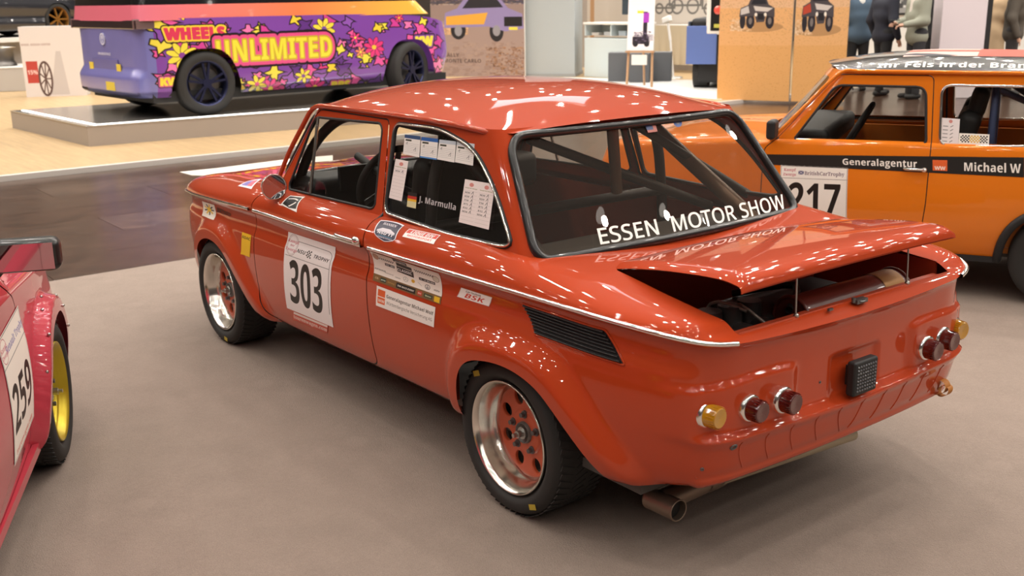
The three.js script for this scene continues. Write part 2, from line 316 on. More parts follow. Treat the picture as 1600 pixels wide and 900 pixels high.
function wheel(parent, [x, y, z], side, R, W, o) {          // side +1: outer face looks to +z
  const w = new THREE.Group(); w.name = 'wheel'; w.position.set(x, y, z); w.rotation.y = side > 0 ? 0 : Math.PI; if (o.label) w.userData.label = o.label; if (o.steer) w.rotation.y += o.steer; parent.add(w);
  const turn = (g) => g.rotateX(Math.PI / 2);                // lathe axis y -> z
  const rr0 = o.rim, h = W / 2;
  const T = [[rr0 * 0.97, -h * 0.80], [rr0 * 1.02, -h * 0.86], [rr0 + (R - rr0) * 0.35, -h * 1.02], [rr0 + (R - rr0) * 0.7, -h * 1.0], [R * 0.965, -h * 0.88], [R * 0.992, -h * 0.74], [R, -h * 0.5], [R, 0], [R, h * 0.5], [R * 0.992, h * 0.74], [R * 0.965, h * 0.88], [rr0 + (R - rr0) * 0.7, h * 1.0], [rr0 + (R - rr0) * 0.35, h * 1.02], [rr0 * 1.03, h * 0.87], [rr0 * 0.985, h * 0.80]];
  part('tyre', turn(lathe(new THREE.SplineCurve(T.map((p) => new THREE.Vector2(...p))).getPoints(60).map((p) => [p.x, p.y]), 72)), o.tyre, w);
  // tread blocks: a ring of shallow cross ribs
  if (o.tread) { const g = []; for (let k = 0; k < 60; k++) { const a = k / 60 * Math.PI * 2; for (const [c, t] of [[-0.62, 0.35], [0.62, -0.35], [0, 0.5]]) g.push(new THREE.BoxGeometry(h * 0.5, 0.0032, 0.016).rotateY(Math.PI / 2 + t).translate(0, R + 0.0006, c * h).rotateZ(a)); } part('tread', g, o.tyre, w); }
  const lipZ = h * 0.95;
  // polished barrel with a deep outer lip
  const bz = o.depth ?? 0.08, prof = [[rr0 * 0.93, -h * 0.8], [rr0 * 0.86, -h * 0.5], [rr0 * 0.80, lipZ - bz - 0.02], [rr0 * 0.80, lipZ - bz + 0.012], [rr0 * 0.86, lipZ - bz + 0.016], [rr0 * 0.87, lipZ - bz * 0.55], [rr0 * 0.905, lipZ - bz * 0.42], [rr0 * 0.915, lipZ - 0.016], [rr0 * 0.955, lipZ - 0.006], [rr0 * 0.985, lipZ + 0.002], [rr0 * 1.01, lipZ + 0.001], [rr0 * 1.015, lipZ - 0.006], [rr0 * 0.99, lipZ - 0.012]];
  part('rim', turn(lathe(prof, 72)), o.rimMat, w);
  // centre disc with round windows
  const disc = new THREE.Shape(); disc.absarc(0, 0, rr0 * 0.84, 0, Math.PI * 2);
  const nH = o.holes ?? 8, hr = o.holeR ?? 0.025, hd = o.holeAt ?? rr0 * 0.62;
  for (let k = 0; k < nH; k++) { const a = (k + 0.5) / nH * Math.PI * 2, p = new THREE.Path(); p.absellipse(Math.cos(a) * hd, Math.sin(a) * hd, hr * 1.05, hr * 0.92, 0, Math.PI * 2, true, a); disc.holes.push(p); }
  part('centre_disc', new THREE.ExtrudeGeometry(disc, { depth: 0.008, bevelEnabled: true, bevelSize: 0.003, bevelThickness: 0.003, bevelSegments: 2, curveSegments: 28 }).translate(0, 0, lipZ - bz - 0.008), o.discMat, w);
  part('hub_face', turn(lathe([[0.001, 0.010], [rr0 * 0.37, 0.010], [rr0 * 0.39, 0.004], [rr0 * 0.41, 0]], 40)).translate(0, 0, lipZ - bz + 0.003), o.discMat, w);
  part('hub_bore', turn(lathe([[0.001, 0.002], [0.028, 0.002], [0.030, 0.012], [0.034, 0.012], [0.036, 0]], 28)).translate(0, 0, lipZ - bz + 0.012), o.dark, w);
  part('hub_nut', [turn(new THREE.CylinderGeometry(0.013, 0.013, 0.03, 6)).translate(0, 0, lipZ - bz + 0.03), turn(new THREE.CylinderGeometry(0.007, 0.007, 0.05, 12)).translate(0, 0, lipZ - bz + 0.035), turn(new THREE.CylinderGeometry(0.02, 0.02, 0.012, 20)).translate(0, 0, lipZ - bz + 0.02)], o.steel, w);
  const nuts = o.nuts ?? 5;
  for (let k = 0; k < nuts; k++) { const a = (k + 0.25) / nuts * Math.PI * 2; part('wheel_nut', [turn(new THREE.CylinderGeometry(0.0085, 0.0085, 0.022, 6)).translate(Math.cos(a) * rr0 * 0.33, Math.sin(a) * rr0 * 0.33, lipZ - bz + 0.018), turn(new THREE.CylinderGeometry(0.0125, 0.0135, 0.006, 16)).translate(Math.cos(a) * rr0 * 0.33, Math.sin(a) * rr0 * 0.33, lipZ - bz + 0.014)], o.steelDark, w); }
  // brake behind the disc so that the windows show something dark
  part('brake_drum', turn(new THREE.CylinderGeometry(rr0 * 0.76, rr0 * 0.76, 0.06, 36)).translate(0, 0, lipZ - bz - 0.065), o.dark, w);
  return w;
}

// ------------------------------------------------------------------ shared car materials
const flake = noiseTex(256, 256, () => { const v = 118 + 20 * rnd(); return [v, v, v]; }, false);
const M = {
  red: PH(lin(0.47, 0.052, 0.012), { roughness: 0.5, clearcoat: 1, clearcoatRoughness: 0.03, specularIntensity: 0.12 }),
  chrome: S(lin(0.88, 0.86, 0.83), 0.16, 1), polished: S(lin(0.82, 0.78, 0.72), 0.17, 1), steel: S(lin(0.5, 0.5, 0.48), 0.3, 1), steelDark: S(lin(0.16, 0.16, 0.16), 0.4, 0.8),
  rubber: S(lin(0.014, 0.014, 0.015), 0.55), tyre: S(lin(0.022, 0.021, 0.020), 0.72), black: S(lin(0.012, 0.012, 0.013), 0.6), blackGloss: PH(lin(0.010, 0.010, 0.011), { roughness: 0.32, clearcoat: 0.25 }),
  dark: S(lin(0.028, 0.027, 0.026), 0.85), glass: PH(0xffffff, { color: lin(0.90, 0.90, 0.88), transmission: 1, thickness: 0, roughness: 0.0, ior: 1.5, specularIntensity: 1 }),
  hazeGlass: PH(lin(0.80, 0.73, 0.66), { transmission: 0.975, thickness: 0, roughness: 0.0, ior: 1.5 }), under: S(lin(0.095, 0.088, 0.082), 0.9), iron: S(lin(0.16, 0.15, 0.14), 0.5, 0.5), redMatt: S(lin(0.40, 0.05, 0.014), 0.6), orangeMatt: S(lin(0.6, 0.17, 0.012), 0.6), pinkMatt: S(lin(0.42, 0.05, 0.07), 0.6), felt: S(lin(0.10, 0.098, 0.096), 0.95), cage: S(lin(0.02, 0.019, 0.019), 0.5, 0.2), tape: S(lin(0.16, 0.11, 0.08), 0.32, 0.35), white: S(lin(0.78, 0.76, 0.73), 0.5), alu: S(lin(0.55, 0.54, 0.52), 0.35, 0.8),
};

// ------------------------------------------------------------------ the red race car (front towards -x, its left side +z)
const car = thing('race_car', 'red two-door vintage race car number 303 with propped-up engine lid on the carpet', 'car');
const RC = {
  flatTail: true,
  belt: [[-2.915, 0.640, 0], [-2.908, 0.641, 0.2], [-2.885, 0.645, 0.40], [-2.85, 0.651, 0.53], [-2.79, 0.66, 0.612], [-2.62, 0.671, 0.662], [-2.163, 0.70, 0.713], [-1.765, 0.722, 0.736], [-1.3, 0.726, 0.741], [-0.8, 0.728, 0.741], [-0.27, 0.735, 0.737], [0.2, 0.741, 0.73], [0.448, 0.738, 0.713], [0.584, 0.73, 0.682], [0.655, 0.722, 0.652], [0.705, 0.714, 0.612], [0.735, 0.704, 0.535], [0.748, 0.698, 0.40], [0.757, 0.694, 0.2], [0.76, 0.692, 0]],
  side: table([[0, 0], [0.025, 0.011], [0.06, 0.019], [0.12, 0.021], [0.18, 0.016], [0.23, 0.006], [0.28, 0.003], [0.4, 0], [0.6, 0.004], [0.8, 0.018], [0.9, 0.032], [0.96, 0.048], [1, 0.075]]),
  rear: table([[0, 0], [0.03, 0.013], [0.08, 0.021], [0.3, 0.025], [0.52, 0.024], [0.60, 0.020], [0.632, -0.004], [0.662, -0.005], [0.70, 0.004], [0.86, 0.020], [0.925, 0.030], [0.94, 0.024], [1, 0.050]]),
  front: table([[0, 0], [0.04, 0.02], [0.12, 0.035], [0.25, 0.03], [0.4, 0.0], [0.6, 0.008], [0.8, 0.035], [1, 0.09]]),
  ws: table([[-2.92, 0.06], [-2.85, 0.10], [-2.6, 0.16], [-2.2, 0.18], [-1.75, 0.14], [-1.6, 0.105], [-0.2, 0.105], [0.05, 0.115], [0.25, 0.15], [0.5, 0.15], [0.65, 0.10], [0.70, 0.07], [0.73, 0.042], [0.76, 0.04]]),
  rise: table([[-2.92, 0.04], [-2.85, 0.06], [-2.6, 0.085], [-2.2, 0.092], [-1.75, 0.098], [-1.6, 0.096], [-0.3, 0.096], [-0.05, 0.086], [0.05, 0.076], [0.25, 0.06], [0.45, 0.042], [0.58, 0.040], [0.65, 0.041], [0.70, 0.034], [0.76, 0.028]]),
  crown: table([[-2.92, 0.02], [-2.5, 0.035], [-1.8, 0.03], [-1.5, 0], [0, -0.012], [0.2, 0], [0.76, 0]]),
  bottom: (() => { const t = table([[-2.92, 0.30], [-2.6, 0.25], [-1.75, 0.228], [-0.8, 0.242], [-0.25, 0.247], [0.2, 0.25], [0.40, 0.255], [0.6, 0.274], [0.7, 0.286], [0.76, 0.290]]); return (x) => t(x); })(),
};
RC.line = beltLine(RC);
const archR = roundPoly([[-0.215, 0.10], [-0.215, 0.36], [-0.15, 0.485], [0.04, 0.525], [0.20, 0.50], [0.30, 0.42], [0.46, 0.26], [0.50, 0.10]], [0, 0.12, 0.08, 0.1, 0.09, 0.09, 0.05, 0]);
const archF = roundPoly([[-2.53, 0.10], [-2.52, 0.33], [-2.44, 0.46], [-2.27, 0.522], [-2.07, 0.505], [-1.93, 0.40], [-1.78, 0.245], [-1.74, 0.10]], [0, 0.12, 0.1, 0.1, 0.1, 0.1, 0.05, 0]);
const sdR = sdPoly(archR), sdF = sdPoly(archF);
const podTop = table([[0.24, 0.585], [0.34, 0.603], [0.46, 0.600], [0.60, 0.592], [0.75, 0.598]]);
RC.disp = (x, y, z, nx, nz) => {
  let d = 0;
  if (nz > 0.55) {
    const dr = sdR(x, y), df = sdF(x, y);
    if (dr < 0.2) d += 0.045 * (1 - smooth(0.04, 0.122, dr)) * smooth(0.64, 0.56, y);
    if (df < 0.2) d += 0.036 * (1 - smooth(0.04, 0.115, df)) * smooth(0.66, 0.56, y);
  }
  if (x > 0.45) {                                         // raised pods that carry the tail lamps, and the plate recess
    const s = z + 0.0 * nx;
    if (nx > 0.2) d += 0.014 * smooth(podTop(s) + 0.004, podTop(s) - 0.014, y) * smooth(0.425, 0.455, y) * smooth(0.255, 0.30, s) * smooth(0.2, 0.75, nx);
    if (nx > 0.9) { const q = Math.max(Math.abs(z) - 0.075, Math.abs(y - 0.507) - 0.03); d -= 0.010 * smooth(0.045, 0.028, q); }
  }
  return d;
};
const tubAll = makeTub(RC), deckAll = makeDeck(RC);
RC.house = { y0: 0.775, y1: 1.172, zs: (y) => 0.645 - 0.24 * (y - 0.82), xf: (y) => -1.664 + 0.742 * (y - 0.865), xr: (y) => -0.224 - 0.726 * (y - 1.15), rf: 0.06, rc: 0.05, bf: 0.10, br: 0.035, zbow: 0.004 };
const houseAll = makeHouse(RC.house);
const roofZ = table([[0, 0.50], [0.04, 0.548], [0.12, 0.572], [0.5, 0.580], [0.85, 0.576], [0.95, 0.556], [1, 0.515]]);
const roofAll = makeRoof({ zm: roofZ, xf: (s) => -1.455 - 0.10 * (1 - s * s), xr: (s) => -0.212 + 0.03 * (1 - s * s), ye: table([[0, 1.166], [0.2, 1.176], [0.7, 1.176], [1, 1.160]]), yc: table([[0, 1.192], [0.12, 1.236], [0.35, 1.268], [0.6, 1.274], [0.8, 1.254], [0.93, 1.212], [1, 1.176]]), p: 2.4 });
const doorPoly = roundPoly([[-1.748, 0.72], [-1.754, 0.52], [-1.752, 0.34], [-1.705, 0.262], [-1.62, 0.247], [-0.85, 0.260], [-0.792, 0.285], [-0.79, 0.456], [-0.799, 0.72], [-0.815, 0.84], [-0.868, 1.157], [-1.39, 1.157], [-1.425, 1.135], [-1.632, 0.862], [-1.70, 0.80], [-1.742, 0.76]], [0.03, 0.03, 0.05, 0.05, 0.05, 0.03, 0.03, 0.03, 0.03, 0.03, 0.02, 0.02, 0.02, 0.02, 0.03, 0.02], 4);
const sdDoor = sdPoly(doorPoly);
const doorWin = roundPoly([[-1.575, 0.823], [-1.432, 1.124], [-0.908, 1.140], [-0.872, 0.838]], [0.02, 0.03, 0.03, 0.025]);
const qWin = roundPoly([[-0.796, 0.838], [-0.822, 1.147], [-0.54, 1.152], [-0.33, 1.106], [-0.19, 0.995], [-0.062, 0.846], [-0.10, 0.832], [-0.40, 0.824]], [0.035, 0.035, 0.07, 0.08, 0.08, 0.02, 0.03, 0.1]);
const rWin = roundPoly([[-0.53, 1.150], [0.53, 1.150], [0.618, 0.803], [-0.618, 0.803]], [0.07, 0.07, 0.055, 0.055], 10);
const wWin = roundPoly([[-0.53, 1.145], [0.53, 1.145], [0.60, 0.845], [-0.60, 0.845]], 0.06, 8);
const sdDW = sdPoly(doorWin), sdQW = sdPoly(qWin), sdRW = sdPoly(rWin), sdWW = sdPoly(wWin);
const GAP = 0.0026;
const sideish = (nz) => nz > 0.35;
// the shell
const hoodPoly = roundPoly([[-2.80, -0.50], [-2.80, 0.50], [-1.78, 0.56], [-1.78, -0.56]], 0.05), sdHood = sdPoly(hoodPoly);
const openPoly = roundPoly([[0.225, -0.487], [0.225, 0.487], [0.716, 0.50], [0.716, -0.50]], [0.03, 0.03, 0.012, 0.012]), sdOpen = sdPoly(openPoly);
const tubBody = clip(tubAll, (x, y, z, nx, ny, nz) => Math.min(sdR(x, y), sdF(x, y), z > 0.3 ? sdDoor(x, y) - GAP : 1));
const inHouse = (x, y, z) => { const h = RC.house, yy = 0.80, a = Math.max(h.xf(yy) - h.bf * (1 - (z / 0.64) ** 2) - x, x - h.xr(yy) - h.br * (1 - (z / 0.64) ** 2), z - h.zs(0.815)); return a; };   // negative under the glasshouse
const deckBody = clip(deckAll, (x, y, z) => Math.min(inHouse(x, y, z) + 0.012, x > 0.1 ? sdOpen(x, z) : 1, x < -1.77 ? sdHood(x, z) - GAP : 1, z > 0.3 ? sdDoor(x, y) - GAP : 1));
const hoodGeo = clip(deckAll, (x, y, z) => -(sdHood(x, z) + GAP));
const frameBody = clip(houseAll, (x, y, z, nx, ny, nz) => Math.min(sideish(nz) ? Math.min(sdDoor(x, y) - GAP, sdQW(x, y)) : 1, nx > 0.3 && x > -0.5 ? sdRW(z, y) : 1, nx < -0.3 && x < -1.2 ? sdWW(z, y) : 1));
part('body_shell', both(merge2([tubBody, deckBody, frameBody])), M.red, car);
function merge2(gs) { return mergeGeometries(gs.map((g) => { const c = g.clone(); return c; })); }
part('roof_panel', both(roofAll), M.red, car);
part('front_lid', both(hoodGeo), M.red, car);
const doorGeo = merge2([clip(tubAll, (x, y, z) => (z > 0.3 ? -(sdDoor(x, y) + GAP) : -1)), clip(deckAll, (x, y, z) => (z > 0.3 ? Math.min(-(sdDoor(x, y) + GAP), inHouse(x, y, z) + 0.012) : -1)), clip(houseAll, (x, y, z, nx, ny, nz) => (sideish(nz) ? Math.min(-(sdDoor(x, y) + GAP), sdDW(x, y)) : -1))]);
const carSkin = new Skin(tubAll, deckAll), houseSkin = new Skin(houseAll), fullSkin = new Skin(tubAll, deckAll, houseAll);
const onSide = (x, y, lift = 0, skin = fullSkin) => { const h = skin.hit(V(x, y, 1.6), V(0, 0, -1)); return h ? h.p.clone().addScaledVector(h.n, lift) : V(x, y, 0.7); };
const flipV = (pts) => pts.map((p) => V(p.x, p.y, -p.z));
for (const s of [1, -1]) {
  const d = new THREE.Group(); d.name = 'door'; car.add(d);
  part('door_skin', s > 0 ? doorGeo : mirrorZ(doorGeo), M.red, d);
  const glass = clip(shift(houseAll, -0.006), (x, y, z, nx, ny, nz) => (sideish(nz) ? -sdDW(x, y) : -1));
  part('door_glass', s > 0 ? glass : mirrorZ(glass), M.glass, d);
  const seal = resample(doorWin, 0.03).map(([x, y]) => onSide(x, y, -0.002, houseSkin));
  part('window_rubber', tubeOf(s > 0 ? seal : flipV(seal), 0.0055, true), M.rubber, d);
  const gap = resample(doorPoly, 0.03).map(([x, y]) => onSide(x, y, -0.0085));
  part('door_rubber', tubeOf(s > 0 ? gap : flipV(gap), 0.006, true), M.rubber, car);
  const div = [0, 0.5, 1].map((t) => onSide(lerp(-1.372, -1.405, t), lerp(0.828, 1.125, t), 0.001, houseSkin));
  part('quarter_light_bar', tubeOf(s > 0 ? div : flipV(div), 0.0065), M.chrome, d);
  const q = clip(shift(houseAll, -0.006), (x, y, z, nx, ny, nz) => (sideish(nz) ? -sdQW(x, y) : -1));
  part('rear_side_glass', s > 0 ? q : mirrorZ(q), M.glass, car);
  const qs = resample(qWin, 0.02).map(([x, y]) => onSide(x, y, 0.0, houseSkin)), qc = resample(roundPoly(qWin.map((p) => p), 0), 0.02).map(([x, y]) => onSide(x, y, 0.0055, houseSkin));
  part('rear_side_window_rubber', tubeOf(s > 0 ? qs : flipV(qs), 0.0085, true), M.rubber, car);
  part('rear_side_window_trim', tubeOf(s > 0 ? qc : flipV(qc), 0.0042, true), M.chrome, car);
  // drip rail from the windscreen pillar along the roof edge
  const rail = [[-1.672, 0.862], [-1.60, 0.962], [-1.50, 1.098], [-1.462, 1.145], [-1.42, 1.166], [-1.30, 1.173], [-1.0, 1.176], [-0.7, 1.177], [-0.45, 1.172], [-0.3, 1.163], [-0.235, 1.15]].map(([x, y]) => V(x, y, RC.house.zs(y) + 0.008 - 0.05 * smooth(-0.33, -0.22, x) - 0.012 * smooth(-1.60, -1.68, x)));
  part('drip_rail', tubeOf(s > 0 ? rail : flipV(rail), 0.0095, false, 60), M.red, car);
  // bright waist strip
  const B = RC.line.B, strip = B.filter((p, i) => p.z > 0.5 && i % 4 === 0 && p.x > -2.84 && p.x < 0.74).map((p) => p.clone().add(V(0, 0.001, 0)));
  const N = (p) => { const i = B.reduce((b, q2, k) => (q2.distanceToSquared(p) < B[b].distanceToSquared(p) ? k : b), 0); const n = RC.line.N[i]; return V(n[0], 0, n[1]); };
  const cuts = [[-2.84, -1.757], [-1.741, -0.806], [-0.792, 0.742]];
  for (const [a, b] of cuts) { const pts = strip.filter((p) => p.x > a && p.x < b).map((p) => p.clone().addScaledVector(N(p), 0.003)); const g = new THREE.TubeGeometry(new THREE.CatmullRomCurve3(s > 0 ? pts : flipV(pts), false, 'centripetal'), 80, 0.0075, 8); part('waist_strip', g, M.chrome, car, 'bright metal strip along the waist'); }
}
// rear and front glass with black rubber surrounds
const rearHit = (z, y, lift = 0) => { const h = houseSkin.hit(V(1.5, y, Math.abs(z)), V(-1, 0, 0)); const p = h.p.clone().addScaledVector(h.n, lift); if (z < 0) p.z *= -1; return p; };
const frontHit = (z, y, lift = 0) => { const h = houseSkin.hit(V(-4, y, Math.abs(z)), V(1, 0, 0)); const p = h.p.clone().addScaledVector(h.n, lift); if (z < 0) p.z *= -1; return p; };
const rearGlassHalf = clip(shift(houseAll, -0.004), (x, y, z, nx, ny, nz) => (nx > 0.3 && x > -0.5 ? -sdRW(z, y) : -1));
part('rear_window_glass', both(rearGlassHalf), M.hazeGlass, car, 'scratched clear rear window pane');
const frontGlassHalf = clip(shift(houseAll, -0.004), (x, y, z, nx, ny, nz) => (nx < -0.3 && x < -1.2 ? -sdWW(z, y) : -1));
part('windscreen_glass', both(frontGlassHalf), M.glass, car);
part('rear_window_rubber', tubeOf(resample(rWin, 0.02).map(([z, y]) => rearHit(z, y, 0.004)), 0.0145, true, 0, 10), M.blackGloss, car);
part('windscreen_rubber', tubeOf(resample(wWin, 0.03).map(([z, y]) => frontHit(z, y, 0.004)), 0.013, true, 0, 10), M.blackGloss, car);
// ---- wheels, wells and floor pan
const pixAt = (px, py, axis, val) => { const d = pixRay(px, py), t = (val - CAM[axis]) / d[axis]; return CAM.clone().addScaledVector(d, t); };
const wheelLook = { rim: 0.182, tyre: M.tyre, rimMat: M.polished, discMat: PH(lin(0.52, 0.085, 0.03), { roughness: 0.45, clearcoat: 0.3 }), dark: M.iron, steel: M.steel, steelDark: M.steelDark, tread: true, holes: 8, holeR: 0.026, holeAt: 0.112 };
const WH = 0.205;
wheel(car, [0, 0.2525, 0.726 - WH / 2], 1, 0.2525, WH, { ...wheelLook, depth: 0.085 });
wheel(car, [0, 0.2525, -0.726 + WH / 2], -1, 0.2525, WH, { ...wheelLook, depth: 0.085 });
wheel(car, [-2.25, 0.2525, 0.714 - WH / 2], 1, 0.2525, WH, { ...wheelLook, depth: 0.072 });
wheel(car, [-2.25, 0.2525, -0.714 + WH / 2], -1, 0.2525, WH, { ...wheelLook, depth: 0.072 });
{ // the tyre marks: a yellow patch on the sidewall
  for (const [wx, a] of [[0, -0.93], [0, 2.25], [-2.25, -1.35]]) { const g = new THREE.PlaneGeometry(0.034, 0.018).rotateZ(a + Math.PI / 2 - 0.3).translate(wx + Math.cos(a) * 0.226, 0.2525 + Math.sin(a) * 0.226, wx ? 0.7175 : 0.7295); part('tyre_mark', g, S(lin(0.42, 0.31, 0.03), 0.6), car, 'yellow paint mark on the tyre wall'); }
  const well = (x) => { const g = new THREE.CylinderGeometry(0.36, 0.36, 0.5, 36, 1, true, 0, Math.PI).rotateZ(Math.PI / 2).rotateY(Math.PI / 2); return g; };
  for (const [x, y] of [[0.09, 0.275], [-2.15, 0.275]]) for (const s of [1, -1]) {
    const pts = []; for (let k = 0; k <= 20; k++) { const a = Math.PI * k / 20; pts.push([x - Math.cos(a) * 0.34, y + Math.sin(a) * 0.29]); }
    const g = surf(20, 1, (u, v) => { const p = pts[Math.round(u * 20)]; return V(p[0], p[1], s * lerp(0.42, 0.69, v)); }, V(0, -1, 0));
    const sh = new THREE.Shape(pts.map((p) => new THREE.Vector2(p[0], p[1]))), back = new THREE.ShapeGeometry(sh).translate(0, 0, s * 0.42);
    part('wheel_well', [g, back], M.redMatt, car);
  }
  part('floor_pan', [box(3.2, 0.03, 1.26, -1.1, 0.235, 0), box(0.22, 0.03, 0.9, 0.46, 0.36, 0), box(0.3, 0.12, 0.5, -2.6, 0.3, 0)], M.under, car);
  part('axle', [bar(V(0, 0.25, -0.46), V(0, 0.25, 0.46), 0.03), bar(V(-2.25, 0.25, -0.46), V(-2.25, 0.25, 0.46), 0.03)], M.steelDark, car);
}
// ---- engine bay, engine lid
{
  const bay = [box(0.47, 0.02, 0.96, 0.43, 0.38, 0), box(0.02, 0.40, 0.98, 0.205, 0.58, 0), box(0.46, 0.37, 0.012, 0.435, 0.56, 0.506), box(0.46, 0.37, 0.012, 0.435, 0.56, -0.506), box(0.012, 0.33, 0.98, 0.668, 0.54, 0), box(0.05, 0.012, 0.98, 0.69, 0.70, 0)];
  part('engine_bay', bay, M.redMatt, car);
  const ledge = surf(2, 40, (u, v) => { const z = lerp(-0.498, 0.498, v); return V(0.716 + 0.004 * u, 0.722 - 0.03 * u, z); }, V(-1, 0, 0));
  part('bay_rim', ledge, M.red, car);
  const eng = new THREE.Group(); eng.name = 'engine'; car.add(eng);
  part('crankcase', [rbox(0.26, 0.24, 0.42, 0.03, 0.42, 0.48, -0.02), rbox(0.22, 0.1, 0.5, 0.02, 0.45, 0.62, -0.05)], S(lin(0.05, 0.05, 0.05), 0.45, 0.5), eng);
  part('air_box', merge([new THREE.CylinderGeometry(0.062, 0.062, 0.50, 36).rotateX(Math.PI / 2).translate(0.615, 0.672, -0.10), new THREE.TorusGeometry(0.062, 0.006, 8, 36).translate(0.615, 0.672, 0.15), new THREE.TorusGeometry(0.062, 0.006, 8, 36).translate(0.615, 0.672, -0.35)]), PH(lin(0.10, 0.018, 0.012), { roughness: 0.35, clearcoat: 0.5 }), eng, 'dark red cylinder lying across the engine bay');
  part('air_box_band', new THREE.CylinderGeometry(0.064, 0.064, 0.10, 36, 1, true).rotateX(Math.PI / 2).translate(0.615, 0.672, -0.28), S(lin(0.30, 0.14, 0.03), 0.4, 0.4), eng);
  for (let k = 0; k < 3; k++) part('carburettor', [new THREE.CylinderGeometry(0.035, 0.04, 0.10, 20).translate(0.50, 0.66, 0.20 + k * 0.085), new THREE.CylinderGeometry(0.028, 0.028, 0.06, 16).rotateZ(Math.PI / 2).translate(0.555, 0.64, 0.20 + k * 0.085), box(0.05, 0.03, 0.05, 0.50, 0.60, 0.20 + k * 0.085)], S(lin(0.12, 0.12, 0.12), 0.35, 0.7), eng);
  for (const [pts, r] of [[[V(0.45, 0.55, 0.4), V(0.55, 0.66, 0.36), V(0.63, 0.60, 0.28), V(0.64, 0.52, 0.2)], 0.016], [[V(0.4, 0.62, 0.42), V(0.5, 0.68, 0.40), V(0.6, 0.64, 0.42)], 0.009], [[V(0.35, 0.68, 0.1), V(0.5, 0.72, 0.0), V(0.62, 0.70, 0.17)], 0.011]]) part('hose', tubeOf(pts, r), M.rubber, eng);
  for (const pts of [[V(0.40, 0.62, 0.3), V(0.47, 0.72, 0.32), V(0.55, 0.70, 0.27)], [V(0.42, 0.60, 0.24), V(0.50, 0.71, 0.26), V(0.58, 0.66, 0.22)]]) part('spark_lead', tubeOf(pts, 0.005), S(lin(0.35, 0.32, 0.28), 0.4, 0.3), eng);
  const prof = spline([V(0.222, 0.812, 0), V(0.30, 0.829, 0), V(0.40, 0.845, 0), V(0.50, 0.857, 0), V(0.60, 0.866, 0), V(0.665, 0.868, 0), V(0.70, 0.863, 0), V(0.719, 0.851, 0), V(0.724, 0.833, 0)], 60);
  const lidAt = (u, z, dy) => { const p = prof[Math.round(u * 60)], s = z / lerp(0.478, 0.503, u); return V(p.x + 0.012 * (1 - s * s) * u, p.y + 0.010 * (1 - s * s) - dy * (1 - 0.7 * smooth(0.9, 1, u)), z - 0); };
  const lidTop = surf(60, 40, (u, v) => { const s = lerp(-1, 1, v), z = s * lerp(0.478, 0.503, u); return lidAt(u, z, 0.016 * Math.pow(smooth(0.955, 1, Math.abs(s)), 1.5)); }, V(0, 1, 0));
  const lidLow = surf(60, 40, (u, v) => { const s = lerp(-1, 1, v), z = s * lerp(0.478, 0.503, u); const p = lidAt(u, z * 0.996, 0.019); p.x -= 0.004 * u; return p; }, V(0, -1, 0));
  const lid = new THREE.Group(); lid.name = 'engine_lid'; lid.userData.label = 'red engine lid propped open on thin stays'; car.add(lid);
  part('lid_skin', [lidTop, lidLow], M.red, lid);
  for (const z of [0.26, -0.27]) part('lid_stay', bar(V(0.712, 0.722, z), V(0.70, 0.862, z - 0.01), 0.0028), M.steel, lid);
  for (const z of [0.26, -0.27]) part('stay_foot', new THREE.SphereGeometry(0.008, 12, 8).translate(0.714, 0.722, z), M.steel, lid);
  part('lid_latch', [new THREE.TorusGeometry(0.014, 0.004, 8, 20).rotateX(Math.PI / 2).translate(0.735, 0.722, 0.0), box(0.02, 0.012, 0.05, 0.735, 0.722, 0.0), new THREE.CylinderGeometry(0.006, 0.006, 0.014, 12).translate(0.735, 0.728, 0.03)], M.steelDark, car);
  part('latch_pin', box(0.008, 0.006, 0.018, 0.737, 0.722, 0.14), M.steelDark, car);
}
